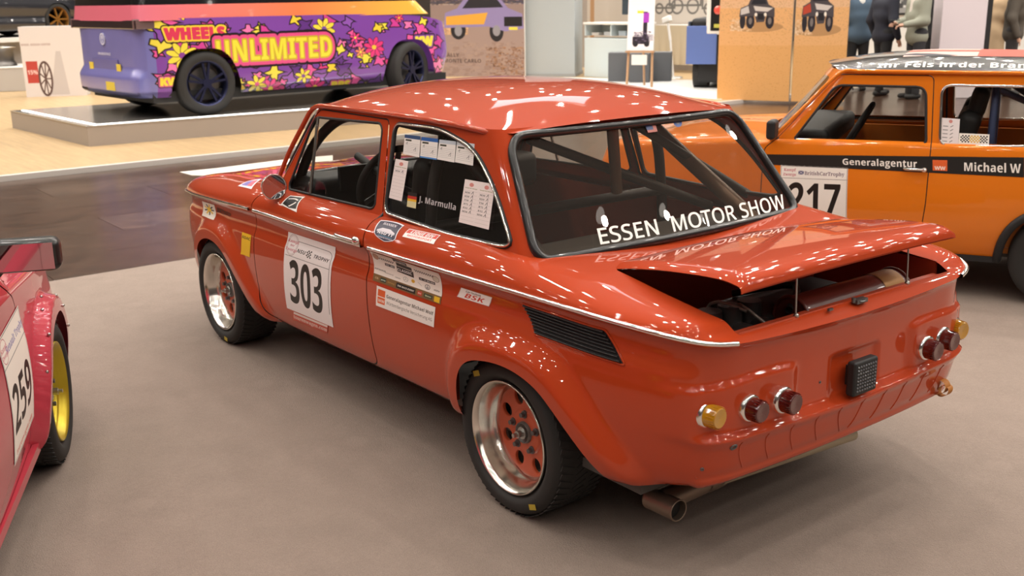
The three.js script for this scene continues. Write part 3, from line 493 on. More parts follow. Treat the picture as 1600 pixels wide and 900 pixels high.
// ---- tail lamps, rain light, tail fittings
{
  const amber = PH(lin(0.74, 0.36, 0.008), { roughness: 0.12, transmission: 0.35, thickness: 0.02, clearcoat: 1, ior: 1.5 }), redLens = PH(lin(0.11, 0.007, 0.005), { roughness: 0.12, clearcoat: 1, transmission: 0.25, thickness: 0.02 });
  for (const s of [1, -1]) for (const [n, x, y, z, m] of [['amber', 0.681, 0.511, 0.586, amber], ['red', 0.722, 0.510, 0.463, redLens], ['red', 0.738, 0.508, 0.345, redLens]]) {
    const t = new THREE.Group(); t.name = 'tail_lamp'; t.userData.label = n + ' conical tail lamp in a chrome ring'; t.position.set(x + 0.008, y, z * s); t.rotation.y = (n === 'amber' ? 0.10 : 0.03) * s; car.add(t);
    const ax = (g) => g.rotateZ(-Math.PI / 2);
    part('lamp_ring', ax(lathe([[0.026, 0.012], [0.033, 0.014], [0.0385, 0.010], [0.040, 0], [0.040, -0.03], [0.034, -0.03]], 40)), M.chrome, t);
    const ribs = []; for (let k = 0; k < 24; k++) { const a = k / 24 * Math.PI * 2; ribs.push(new THREE.CylinderGeometry(0.0010, 0.0012, 0.034, 5).translate(0, 0.029, 0).rotateX(0).applyMatrix4(new THREE.Matrix4().makeTranslation(Math.cos(a) * 0.0305, 0, Math.sin(a) * 0.0305))); }
    part('lens', ax(lathe([[0.0335, 0.008], [0.0325, 0.014], [0.0285, 0.045], [0.0270, 0.048], [0.0255, 0.049], [0.012, 0.0465], [0.001, 0.046]], 40)), m, t);
    part('lens_rib', ax(merge(ribs)), m, t);
  }
  const rl = new THREE.Group(); rl.name = 'rain_light'; rl.userData.label = 'square black rain light with a grid of clear diodes'; rl.position.set(0.768, 0.506, 0.012); car.add(rl);
  part('light_housing', rbox(0.03, 0.104, 0.112, 0.008), M.black, rl);
  const d = []; for (let a = 0; a < 8; a++) for (let b = 0; b < 8; b++) d.push(new THREE.SphereGeometry(0.0038, 8, 6).translate(0.0155, -0.036 + a * 0.0103, -0.040 + b * 0.0115));
  part('diode', d, PH(lin(0.14, 0.14, 0.15), { roughness: 0.1, clearcoat: 1 }), rl);
  part('light_bracket', box(0.03, 0.06, 0.06, -0.02, 0, 0), M.black, rl);
  // flutes pressed into the lower tail, as thin raised seams
  const skin = carSkin;
  for (const z of [0.50, 0.40, 0.30, 0.195, 0.09, -0.02, -0.13, -0.24, -0.35, -0.46]) {
    const pts = []; for (let k = 0; k <= 8; k++) { const y = lerp(0.425, 0.335, k / 8), zz = z + 0.035 * (k / 8) ** 2 * Math.sign(z || 1) * -1; const h = skin.hit(V(1.6, y, Math.abs(zz)), V(-1, 0, 0)); if (h) { const p = h.p.clone().addScaledVector(h.n, 0.0); if (zz < 0) p.z *= -1; pts.push(p); } }
    part('tail_seam', tubeOf(pts, 0.0024, false, 16, 6), M.red, car);
  }
  const lip = []; for (let k = 0; k <= 40; k++) { const z = lerp(-0.60, 0.60, k / 40), h = skin.hit(V(1.6, 0.338, Math.abs(z)), V(-1, 0, 0)); if (h) { const p = h.p.clone().add(V(-0.012, -0.008, 0)); if (z < 0) p.z *= -1; lip.push(p); } }
  part('tail_bottom_roll', tubeOf(lip, 0.007, false, 80), M.red, car);
  for (const [px, py, r] of [[1146, 698, 0.008], [1097, 733, 0.004], [1281, 597, 0.003], [1373, 563, 0.003]]) { const h = carSkin.hit(CAM, pixRay(px, py)); if (h) { const p = h.p.clone().addScaledVector(h.n, 0.001); part('bolt', new THREE.TorusGeometry(r, r * 0.45, 8, 18).applyQuaternion(new THREE.Quaternion().setFromUnitVectors(V(0, 0, 1), h.n)).translate(p.x, p.y, p.z), M.steelDark, car); } }
  // exhaust
  const ex = new THREE.Group(); ex.name = 'exhaust'; car.add(ex);
  const pipeMat = S(lin(0.23, 0.17, 0.13), 0.42, 0.75), coneMat = S(lin(0.48, 0.41, 0.29), 0.5, 0.4);
  part('tail_pipe', [bar(V(0.50, 0.182, 0.30), V(0.497, 0.174, 0.545), 0.034, 28), bar(V(0.462, 0.172, 0.552), V(0.565, 0.170, 0.545), 0.032, 28), new THREE.SphereGeometry(0.032, 24, 16).scale(0.5, 1, 1).translate(0.462, 0.172, 0.552)], pipeMat, ex);
  part('pipe_mouth', new THREE.TorusGeometry(0.031, 0.0025, 8, 36).rotateY(Math.PI / 2).translate(0.565, 0.170, 0.545), pipeMat, ex);
  part('pipe_bore', new THREE.CircleGeometry(0.0295, 30).rotateY(Math.PI / 2).translate(0.545, 0.170, 0.546), S(lin(0.02, 0.018, 0.016), 0.7, 0.3), ex);
  part('megaphone', new THREE.CylinderGeometry(0.041, 0.024, 0.56, 32, 1, true).rotateX(Math.PI / 2).rotateY(-0.14).translate(0.545, 0.200, 0.04), coneMat, ex, 'pale conical silencer pipe');
  part('pipe_collar', [new THREE.CylinderGeometry(0.037, 0.036, 0.05, 28, 1, true).rotateX(Math.PI / 2).translate(0.499, 0.182, 0.345)], pipeMat, ex);
  part('pipe_bracket', box(0.02, 0.08, 0.03, 0.50, 0.225, 0.43), M.steelDark, ex);
  // towing strap at the right rear corner
  const st = new THREE.Group(); st.name = 'tow_strap'; st.userData.label = 'orange towing strap looped under the tail corner'; car.add(st);
  const loop = (cx, cy, cz, rx, ry, w) => surf(40, 1, (u, v) => { const a = u * Math.PI * 2; return V(cx + Math.cos(a) * rx + Math.sin(a) * 0.01, cy + Math.sin(a) * ry, cz + (v - 0.5) * w + Math.cos(a) * 0.008); });
  part('strap_loop', [loop(0.72, 0.335, -0.50, 0.030, 0.026, 0.03), loop(0.735, 0.325, -0.505, 0.022, 0.020, 0.028), loop(0.70, 0.345, -0.49, 0.018, 0.03, 0.02)], S(lin(0.45, 0.17, 0.03), 0.7), st);
  part('strap_end', [rbox(0.03, 0.06, 0.035, 0.008, 0.70, 0.39, -0.50), rbox(0.025, 0.04, 0.03, 0.006, 0.705, 0.43, -0.505)], M.black, st);
}
// ---- side vent behind the door, with louvres
const ventPix = [[816, 474], [946, 516], [976, 570], [836, 522]].map(([a, b]) => { const h = carSkin.hit(CAM, pixRay(a, b)); return h.p; });
for (const s of [1, -1]) {
  const vent = new THREE.Group(); vent.name = 'side_vent'; vent.userData.label = 'black louvred air intake in the rear flank'; car.add(vent);
  const Q = (u, v) => ventPix[0].clone().lerp(ventPix[1], u).lerp(ventPix[3].clone().lerp(ventPix[2], u), v);
  const P = (u, v, lift) => { const p = Q(u, v), o = onSide(p.x, p.y, lift, carSkin); if (s < 0) o.z *= -1; return o; };
  part('vent_frame', surf(30, 10, (u, v) => P(u, v, 0.0016), V(0, 0, s)), M.black, vent);
  for (let k = 0; k < 8; k++) { const v0 = (k + 0.5) / 8; part('vent_louvre', surf(24, 4, (u, v) => P(lerp(0.02, 0.98, u), v0 + (v - 0.5) * 0.10, 0.0016 + 0.009 * Math.sin(v * Math.PI) ** 0.6 * (1 - 0.3 * v)), V(0, 0, s)), S(lin(0.02, 0.02, 0.021), 0.4), vent); }
  const rim = []; for (let k = 0; k <= 12; k++) rim.push(P(k / 12, 0, 0.001)); for (let k = 1; k <= 4; k++) rim.push(P(1, k / 4, 0.001)); for (let k = 11; k >= 0; k--) rim.push(P(k / 12, 1, 0.001)); for (let k = 3; k > 0; k--) rim.push(P(0, k / 4, 0.001));
  part('vent_edge', tubeOf(rim, 0.0035, true, 120, 6), M.red, vent);
}
// ---- mirror, door handle
{
  const mir = new THREE.Group(); mir.name = 'door_mirror'; mir.userData.label = 'round chrome door mirror'; car.add(mir);
  const c = pixAt(428, 292, 'z', 0.73), n = V(0.985, 0.03, 0.14).normalize(), q = new THREE.Quaternion().setFromUnitVectors(V(0, 1, 0), n);
  const put = (g) => g.applyQuaternion(q).translate(c.x, c.y, c.z);
  part('mirror_shell', put(lathe([[0.001, -0.085], [0.018, -0.08], [0.034, -0.06], [0.046, -0.03], [0.052, -0.004], [0.053, 0.004], [0.049, 0.006], [0.047, 0.002]], 40)), M.chrome, mir);
  part('mirror_glass', put(new THREE.CylinderGeometry(0.048, 0.048, 0.003, 40).translate(0, 0.002, 0)), S(lin(0.75, 0.78, 0.85), 0.02, 1), mir);
  const foot = carSkin.hit(V(c.x - 0.075, 1.5, 0.66), V(0, -1, 0)).p;
  part('mirror_stem', tubeOf([foot, foot.clone().lerp(c, 0.5).add(V(-0.03, 0.01, 0)), c.clone().addScaledVector(n, -0.06)], 0.009), M.chrome, mir);
  for (const s of [1, -1]) {
    const h = new THREE.Group(); h.name = 'door_handle'; car.add(h);
    const a = onSide(-0.985, 0.742, 0.018, carSkin), b = onSide(-0.83, 0.742, 0.018, carSkin); a.z *= s; b.z *= s;
    part('handle_bar', [tubeOf([a.clone().add(V(0, 0, -0.018 * s)), a.clone().add(V(0.012, 0, 0)), a.clone().lerp(b, 0.5).add(V(0, 0, 0.004 * s)), b], 0.0065)], M.chrome, h);
    part('handle_button', [new THREE.SphereGeometry(0.016, 20, 14).scale(1.5, 1, 0.8).translate(b.x, b.y, b.z - 0.004 * s)], M.chrome, h);
  }
}
// ---- cabin
{
  part('cabin_lining', [box(1.32, 0.50, 0.012, -1.03, 0.50, 0.645), box(1.32, 0.50, 0.012, -1.03, 0.50, -0.645), box(0.5, 0.2, 0.012, -0.12, 0.66, 0.60), box(0.5, 0.2, 0.012, -0.12, 0.66, -0.60), box(0.02, 0.5, 1.28, 0.17, 0.53, 0), box(0.02, 0.56, 1.28, -1.78, 0.52, 0)], M.redMatt, car);
  part('dashboard', [rbox(0.22, 0.16, 1.2, 0.04, -1.56, 0.79, 0), box(0.02, 0.10, 0.3, -1.45, 0.86, 0.32)], M.black, car);
  part('rear_bulkhead', box(0.012, 0.36, 1.26, -0.36, 0.56, 0), M.felt, car); part('parcel_shelf', box(0.50, 0.015, 1.22, -0.10, 0.735, 0), M.felt, car);
  const sw = new THREE.Group(); sw.name = 'steering_wheel'; car.add(sw); sw.position.set(-1.30, 0.84, 0.30); sw.rotation.z = -0.35;
  part('wheel_rim', new THREE.TorusGeometry(0.16, 0.014, 10, 40).rotateY(Math.PI / 2), M.black, sw);
  part('wheel_spoke', [0, 2.1, 4.2].map((a) => box(0.006, 0.15, 0.025, 0, 0.075, 0).rotateX(a)), M.steelDark, sw);
  part('steering_column', bar(V(0, 0, 0), V(-0.3, -0.02, 0), 0.018), M.black, sw);
  for (const [z, m] of [[0.30, M.black]]) {
    const seat = new THREE.Group(); seat.name = 'bucket_seat'; car.add(seat); seat.position.set(-0.98, 0.30, z);
    part('seat_back', [rbox(0.10, 0.66, 0.44, 0.045, 0.14, 0.40, 0, 0, 0, -0.22), rbox(0.16, 0.30, 0.05, 0.02, 0.08, 0.42, 0.215, 0, 0, -0.22), rbox(0.16, 0.30, 0.05, 0.02, 0.08, 0.42, -0.215, 0, 0, -0.22)], m, seat);
    part('headrest', rbox(0.09, 0.18, 0.26, 0.04, 0.23, 0.78, 0, 0, 0, -0.22), m, seat);
    part('seat_cushion', rbox(0.46, 0.12, 0.46, 0.05, -0.12, 0.08, 0), m, seat);
    part('harness', [rbox(0.012, 0.46, 0.055, 0.004, 0.095, 0.48, 0.09, 0, 0, -0.22), rbox(0.012, 0.46, 0.055, 0.004, 0.095, 0.48, -0.09, 0, 0, -0.22)], S(z > 0 ? lin(0.62, 0.13, 0.03) : lin(0.04, 0.07, 0.35), 0.8), seat, z > 0 ? 'orange harness straps' : 'blue harness straps');
  }
  const cage = new THREE.Group(); cage.name = 'roll_cage'; car.add(cage);
  const T = 0.021;
  part('main_hoop', tubeOf([V(-0.62, 0.27, 0.58), V(-0.62, 0.80, 0.57), V(-0.62, 1.04, 0.52), V(-0.62, 1.12, 0.42), V(-0.62, 1.135, 0), V(-0.62, 1.12, -0.42), V(-0.62, 1.04, -0.52), V(-0.62, 0.80, -0.57), V(-0.62, 0.27, -0.58)], T, false, 90), M.cage, cage);
  part('front_hoop', tubeOf([V(-1.62, 0.30, 0.60), V(-1.60, 0.86, 0.57), V(-1.40, 1.10, 0.50), V(-0.62, 1.125, 0.45)], T, false, 50), M.cage, cage);
  part('front_hoop', tubeOf([V(-1.62, 0.30, -0.60), V(-1.60, 0.86, -0.57), V(-1.40, 1.10, -0.50), V(-0.62, 1.125, -0.45)], T, false, 50), M.cage, cage);
  part('rear_stay', bar(V(-0.62, 1.10, -0.46), V(-0.03, 0.74, -0.50), 0.030, 16), M.tape, cage, 'taped rear stay of the cage');
  part('rear_stay', bar(V(-0.62, 1.10, 0.46), V(-0.03, 0.74, 0.50), T, 14), M.cage, cage);
  part('taped_post', bar(pixAt(956, 192, 'x', -0.30), pixAt(964, 300, 'x', -0.34), 0.021, 16), M.tape, cage, 'brown taped upright of the cage');
  part('diagonal_brace', bar(pixAt(826, 217, 'x', -0.45), pixAt(1110, 322, 'x', -0.25), 0.018, 12), M.cage, cage);
  part('diagonal_brace', bar(pixAt(992, 194, 'x', -0.50), pixAt(1182, 312, 'x', -0.22), 0.018, 12), M.cage, cage);
  part('harness_bar', bar(V(-0.62, 0.80, 0.56), V(-0.62, 0.80, -0.56), T, 12), M.cage, cage);
}
// ---- stickers on the red car
const trim = { transparent: true, alphaTest: 0.5 };
{
  const st = (name, label, q, w, h, draw, o = {}, skin = carSkin, dir = V(0, 0, -1), nu = 10, nv = 8, lift = 0.0016, plane = null) => drape(skin, quadFromPix(skin, q, plane), dir, print(w, h, draw, o), name, car, label, nu, nv, lift);
  st('number_plate_sticker', 'white start number sticker reading 303', [[451, 362], [525, 386], [521.5, 511.5], [449, 481]], 512, 760, (x, w, h) => {
    x.fillStyle = '#f3eeee'; x.fillRect(0, 0, w, h);
    x.strokeStyle = '#333'; x.lineWidth = 4; x.beginPath(); x.moveTo(120, 60); x.lineTo(440, 60); x.quadraticCurveTo(490, 62, 490, 120); x.lineTo(490, 640); x.moveTo(14, 210); x.lineTo(490, 210); x.stroke();
    x.strokeStyle = '#b8a8a8'; x.lineWidth = 5; x.beginPath(); x.ellipse(70, 105, 58, 98, 0, 0, 7); x.stroke(); x.lineWidth = 3; x.beginPath(); x.ellipse(70, 105, 48, 86, 0, 0, 7); x.stroke();
    text(x, 'Kampf', 72, 75, 36, '#c05868', { font: 'serif' }); text(x, 'der', 70, 110, 26, '#b05868', { font: 'serif' }); text(x, 'Zwerge', 72, 148, 34, '#c05868', { font: 'serif' });
    text(x, 'NSU', 182, 140, 46, '#15181c', { skew: -0.2 }); text(x, 'TROPHY', 395, 140, 44, '#15181c', { skew: -0.2, sx: 0.92 });
    for (let a = 0; a < 4; a++) for (let b = 0; b < 5; b++) if ((a + b) % 2) { x.fillStyle = '#333'; x.fillRect(238 + a * 13, 108 + b * 13, 13, 13); }
    text(x, '303', 246, 460, 590, '#17130f', { sx: 0.385 });
  }, {}, carSkin, V(0, 0, -1), 12, 16);
  st('web_sticker', 'narrow red and white lettering strip under the start number', [[459, 486], [513, 508], [512, 521], [459, 499]], 512, 110, (x, w, h) => { x.fillStyle = '#c8503c'; x.fillRect(0, 0, w, h); x.fillStyle = '#e9ddd6'; x.fillRect(6, 6, w - 12, 26); text(x, 'tourenwagen.com', 256, 66, 60, '#f0e3dc', { font: 'serif', sx: 0.92 }); });
  st('sponsor_sticker', 'cream sponsor sticker with chequered banner and brown band', [[578, 392], [686, 427], [689, 476], [583, 438]], 1024, 460, (x, w, h) => {
    x.fillStyle = '#ece3da'; x.fillRect(0, 0, w, h); x.fillStyle = '#7b5a33'; x.fillRect(0, 350, w, 110);
    for (let k = 0; k < 56; k++) for (let b = 0; b < 2; b++) if ((k + b) % 2) { x.fillStyle = '#222'; const X = 110 + k * 14.5; if (X > 330 && X < 640) continue; x.fillRect(X, 62 + b * 17 + (k * 0.2), 14, 17); }
    x.fillStyle = '#26221f'; x.save(); x.translate(490, 80); x.transform(1, 0.06, 0, 1, 0, 0); x.fillRect(-140, -70, 200, 44); x.fillRect(-110, -20, 230, 50); x.fillRect(-115, 38, 250, 90); x.restore();
    text(x, 'youngtimer', 455, 34, 28, '#eee'); text(x, 'CLASSIC', 490, 165, 58, '#eee', {});
    x.fillStyle = '#2c2825'; x.fillRect(190, 130, 150, 40); text(x, '2021 · 2023', 265, 151, 24, '#eee'); x.fillRect(700, 175, 230, 40); text(x, '12. – 15. MAI 2022', 815, 197, 24, '#eee');
    x.fillStyle = '#b98f76'; x.beginPath(); x.arc(60, 70, 46, 0, 7); x.fill(); x.strokeStyle = '#6a4a3a'; x.lineWidth = 5; x.stroke(); x.fillStyle = '#cfc7b8'; x.beginPath(); x.arc(950, 120, 44, 0, 7); x.fill(); x.stroke();
    text(x, 'AUTOHAUS', 100, 270, 34, '#33302d'); text(x, 'motorworld', 240, 285, 26, '#55504b', { weight: 'normal' }); text(x, 'classic', 380, 300, 26, '#55504b', { font: 'serif' });
    x.strokeStyle = '#777'; x.lineWidth = 4; x.beginPath(); x.arc(500, 280, 34, 0, 7); x.moveTo(500, 246); x.lineTo(500, 280); x.lineTo(472, 300); x.moveTo(500, 280); x.lineTo(528, 300); x.stroke();
    x.fillStyle = '#d9a531'; x.beginPath(); x.arc(610, 270, 26, 0, 7); x.fill(); x.strokeStyle = '#888'; x.beginPath(); x.moveTo(680, 260); x.lineTo(740, 300); x.stroke();
    x.strokeStyle = '#27313c'; x.lineWidth = 7; x.beginPath(); x.arc(820, 285, 34, 0, 7); x.stroke(); text(x, 'W', 820, 296, 40, '#27313c'); text(x, 'V', 820, 270, 30, '#27313c'); text(x, 'oldie', 950, 290, 34, '#44403c', { skew: -0.2 });
    text(x, 'CN', 60, 405, 40, '#d0b48a'); x.fillStyle = '#2b3a2e'; x.fillRect(120, 375, 90, 60); text(x, 'press', 165, 405, 28, '#dfe6d0'); text(x, 'Zeitung', 290, 405, 30, '#b58d4c'); x.fillStyle = '#1b1816'; x.fillRect(370, 368, 290, 74); text(x, 'THE RACE EVENT', 515, 406, 32, '#efe6da', { skew: -0.2 }); x.fillStyle = '#b8432f'; x.fillRect(690, 375, 66, 66); text(x, 'RTC', 723, 408, 26, '#f2d8cc'); x.fillStyle = '#37422c'; x.fillRect(785, 380, 120, 54); text(x, 'Motor', 845, 408, 30, '#cfd0a6'); x.fillStyle = '#e4b520'; x.fillRect(930, 372, 76, 76);
  }, {}, carSkin, V(0, 0, -1), 14, 10);
  st('insurance_sticker', 'white insurance agency sticker with an orange logo', [[589.5, 446], [681, 480], [678.5, 511.5], [588, 477]], 900, 300, (x, w, h) => {
    x.fillStyle = '#f4efea'; x.fillRect(0, 0, w, h); x.fillStyle = '#e2632b'; x.fillRect(24, 40, 120, 210); x.fillStyle = '#f4efea'; x.fillRect(24, 140, 120, 12); text(x, 'WW', 84, 205, 62, '#f8ece4', { sx: 0.9 });
    text(x, 'Generalagentur Michael Wolf', 520, 105, 70, '#26211d', { sx: 0.72, weight: 'bold' }); text(x, 'Württembergische Versicherung AG', 520, 200, 64, '#5b5550', { sx: 0.68, weight: 'normal' });
  });
  st('shield_sticker', 'dark blue shield sticker with white lettering', [[598, 341], [640, 350], [622, 385], [580, 371]], 360, 360, (x, w, h) => {
    x.clearRect(0, 0, w, h); const P = (k) => { x.beginPath(); x.moveTo(20 + k, 30 + k); x.quadraticCurveTo(180, 0 + k, 340 - k, 30 + k); x.lineTo(330 - k, 240); x.quadraticCurveTo(300, 320 - k, 180, 356 - k); x.quadraticCurveTo(60, 320 - k, 30 + k, 240); x.closePath(); };
    P(0); x.fillStyle = '#efe8ee'; x.fill(); P(10); x.fillStyle = '#2a2440'; x.fill(); text(x, 'HANSEN', 180, 62, 46, '#efe6ea', { font: 'serif', sx: 0.9 });
    x.fillStyle = '#d9d0d8'; x.beginPath(); x.moveTo(60, 175); x.lineTo(120, 130); x.lineTo(230, 125); x.lineTo(300, 165); x.lineTo(300, 200); x.lineTo(60, 205); x.fill(); text(x, 'NSU TT', 180, 215, 64, '#f4eef2', { skew: -0.2, stroke: '#241d3a', lw: 8 }); x.strokeStyle = '#4aa5c8'; x.lineWidth = 6; x.beginPath(); x.moveTo(90, 262); x.lineTo(280, 262); x.stroke(); text(x, 'COMPETITION', 180, 292, 34, '#d8d0dc');
  }, trim);
  st('tuning_sticker', 'red and white tuning sticker beside the shield', [[640, 358], [689, 368], [678, 382], [629, 370]], 420, 160, (x, w, h) => { x.fillStyle = '#f1e9e6'; x.fillRect(0, 0, w, h); x.fillStyle = '#d8402f'; x.fillRect(8, 8, w - 16, 66); text(x, 'LIQUI DIV', 215, 42, 66, '#fff', { skew: -0.2, stroke: '#7e1c15', lw: 6 }); text(x, 'MOTORSPORT', 210, 112, 52, '#d8402f', { sx: 0.95 }); });
  st('workshop_sticker', 'white sticker with large red letters behind the door', [[721, 449], [769.5, 464.5], [764.5, 479], [714.5, 463.5]], 420, 150, (x, w, h) => { x.fillStyle = '#f4eeea'; x.fillRect(0, 0, w, h); x.strokeStyle = '#c9bdb6'; x.lineWidth = 5; x.strokeRect(4, 4, w - 8, h - 8); text(x, 'Car-Technik', 180, 34, 40, '#45352f', { sx: 0.9 }); text(x, 'BSK', 210, 95, 96, '#c8402e', { sx: 1.5, skew: -0.15 }); });
  st('club_sticker', 'yellow motoring club sticker', [[379, 362.5], [393.2, 367.5], [390.8, 402], [376.2, 397]], 160, 360, (x, w, h) => { x.fillStyle = '#f2c31a'; x.fillRect(0, 0, w, h); text(x, 'ADAC', 80, 70, 66, '#17140c', { sx: 0.85 }); });
  st('photo_sticker', 'small white sticker with black and yellow emblem', [[316, 314], [335, 320], [334, 344], [316, 337]], 200, 200, (x, w, h) => { x.fillStyle = '#efe8dc'; x.fillRect(0, 0, w, h); for (let k = 0; k < 9; k++) { x.fillStyle = k % 2 ? '#e3b514' : '#241f18'; x.save(); x.translate(100, 90); x.rotate(k * 0.7); x.fillRect(14, -9, 60, 18); x.restore(); } x.fillStyle = '#e8c02a'; x.beginPath(); x.arc(100, 90, 30, 0, 7); x.fill(); });
  st('photo_lettering', 'black lettering on the front wing', [[337, 321], [363, 330], [362, 341], [337, 333]], 300, 100, (x, w, h) => { x.clearRect(0, 0, w, h); text(x, 'BRfoto', 150, 50, 84, '#2c120c', { sx: 0.95 }); }, trim);
  st('wing_sticker', 'black and white silhouette sticker on the door shoulder', [[454, 306], [477, 308], [464, 332], [439, 320]], 240, 240, (x, w, h) => { x.fillStyle = '#ece6e0'; x.fillRect(0, 0, w, h); x.fillStyle = '#14110f'; x.beginPath(); x.moveTo(14, 14); x.lineTo(226, 14); x.lineTo(226, 190); x.lineTo(120, 226); x.lineTo(14, 200); x.fill(); x.strokeStyle = '#efe8e2'; x.lineWidth = 16; x.beginPath(); x.moveTo(40, 70); x.quadraticCurveTo(120, 30, 200, 60); x.moveTo(110, 200); x.lineTo(190, 90); x.stroke(); });
  st('hood_sticker', 'white and violet corner sticker on the front wing', [[389, 283], [409, 280], [393, 296], [372, 291]], 200, 120, (x, w, h) => { x.fillStyle = '#eadfe6'; x.fillRect(0, 0, w, h); x.fillStyle = '#7466b0'; x.fillRect(20, 18, 90, 84); x.fillStyle = '#d2566a'; x.fillRect(110, 18, 70, 84); }, {}, carSkin, V(0, -1, 0));
  // papers behind the rear side glass
  const gl = (name, label, q, w, h, draw, o) => st(name, label, q, w, h, draw, o, houseSkin, V(0, 0, -1), 4, 6, 0.001);
  const card = (top, mid) => (x, w, h) => { x.fillStyle = '#eeeae6'; x.fillRect(0, 0, w, h); x.fillStyle = top; x.fillRect(0, 0, w, 46); if (mid) { x.fillStyle = mid; x.fillRect(0, h - 18, w, 18); } x.fillStyle = '#3a3a2c'; x.fillRect(20, 58, 90, 22); x.strokeStyle = '#8d8a90'; x.lineWidth = 2; for (let k = 0; k < 6; k++) { x.beginPath(); x.moveTo(16, 110 + k * 22); x.lineTo(w - 16, 110 + k * 22); x.stroke(); } x.strokeStyle = '#333'; x.lineWidth = 4; x.beginPath(); x.moveTo(30, 120); x.lineTo(50, 96); x.lineTo(46, 130); x.moveTo(150, 190); x.lineTo(180, 150); x.lineTo(176, 196); x.stroke(); };
  const cards = [[[633, 210], [657.5, 213], [655.5, 246], [630, 240.5]], [[658.8, 213.8], [685, 217], [682.7, 250], [656.6, 246]], [[687, 218], [713, 221], [710.4, 254], [683.3, 249]], [[714.5, 221], [742, 225], [739.4, 259], [711, 253.4]]];
  [['#35507c', null], ['#2f62ac', '#4a86c8'], ['#c3ccd6', null], ['#d2d8de', null]].forEach(([a, b], k) => gl('race_pass', ['white pass with navy header', 'white pass with bright blue header and foot', 'white pass with grey header and long signature', 'white pass with pale header'][k] + ' taped in the side window', cards[k], 240, 260, card(a, b)));
  const form = (cols) => (x, w, h) => { x.fillStyle = '#f1e6e4'; x.fillRect(0, 0, w, h); for (let c = 0; c < cols; c++) { const X = c * w / cols; x.fillStyle = '#d98f88'; x.beginPath(); x.arc(X + w / cols / 2, 50, 22, 0, 7); x.fill(); text(x, 'Kampf der Zwerge', X + w / cols / 2, 88, 14, '#885'); x.strokeStyle = '#b9b0ae'; x.lineWidth = 2; for (let k = 0; k < 9; k++) { x.beginPath(); x.moveTo(X + 6, 120 + k * 40); x.lineTo(X + w / cols - 6, 120 + k * 40); x.stroke(); } x.strokeStyle = '#222'; x.lineWidth = 4; for (let k = 0; k < (cols > 1 ? 6 : 1); k++) { text(x, ['M30', 'H20', 'T58', 'B75', 'K12', 'M56'][k], X + 44, 140 + k * 42, 26, '#333', { font: 'serif' }); x.beginPath(); x.moveTo(X + 84, 150 + k * 42); x.lineTo(X + 100, 122 + k * 42); x.lineTo(X + 104, 152 + k * 42); x.stroke(); } } };
  gl('scrutineering_card', 'narrow white check card in the side window', [[618.6, 248], [638.5, 252], [628, 314.7], [608, 309]], 140, 480, form(1));
  gl('scrutineering_card', 'wide white check card with two columns in the side window', [[727, 280], [774, 288], [764, 359], [717, 347]], 300, 480, form(2));
  gl('flag_sticker', 'small black, red and gold flag', [[638, 300], [652, 302.3], [650, 326], [636, 322.7]], 80, 130, (x, w, h) => { x.fillStyle = '#1a1716'; x.fillRect(0, 0, w, 30); x.fillStyle = '#b92f22'; x.fillRect(0, 30, w, 26); x.fillStyle = '#e6b32c'; x.fillRect(0, 56, w, 20); x.fillStyle = '#d8cfa0'; x.fillRect(0, 76, w, 54); });
  gl('driver_lettering', 'pale driver name lettering on the side window', [[654.6, 302], [716, 316], [714, 333], [653, 319]], 500, 130, (x, w, h) => { x.clearRect(0, 0, w, h); text(x, 'J. Marmulla', 250, 66, 100, '#b9b4b6', { sx: 0.86 }); }, trim);
  // rear window lettering and small stickers
  const rw = (name, label, q, w, h, draw, o, nu = 24, nv = 6) => st(name, label, q, w, h, draw, o, rearSkin, V(-1, 0, 0), nu, nv, 0.001, new THREE.Plane().setFromCoplanarPoints(rearHit(0.4, 1.1), rearHit(-0.4, 1.1), rearHit(0.4, 0.85)));
  const rearSkin = new Skin(houseAll, mirrorZ(houseAll));
  rw('show_lettering', 'large white lettering across the rear window', [[919, 353], [1231, 298], [1240, 330], [928, 389]], 2000, 240, (x, w, h) => { x.clearRect(0, 0, w, h); text(x, 'ESSEN  MOTOR SHOW', 1000, 126, 226, '#f6f3ee', { sx: 0.855, weight: 'normal', stroke: '#f6f3ee', lw: 5 }); }, trim);
  rw('flag_decal', 'small blue and red flag decal at the top of the rear window', [[1000, 190], [1017, 188], [1022, 205], [1007, 207]], 100, 80, (x, w, h) => { x.fillStyle = '#b4655a'; x.fillRect(0, 0, w, h); x.fillStyle = '#3d4d7c'; x.fillRect(0, 0, 66, 62); }, {}, 3, 3);
  rw('round_decal', 'small blue round decal at the top of the rear window', [[1045, 184], [1060, 182], [1064, 198], [1049, 200]], 80, 80, (x, w, h) => { x.clearRect(0, 0, w, h); x.fillStyle = '#4a62a4'; x.beginPath(); x.arc(40, 40, 36, 0, 7); x.fill(); x.fillStyle = '#8c8c90'; x.beginPath(); x.arc(40, 40, 14, 0, 7); x.fill(); }, trim, 3, 3);
}
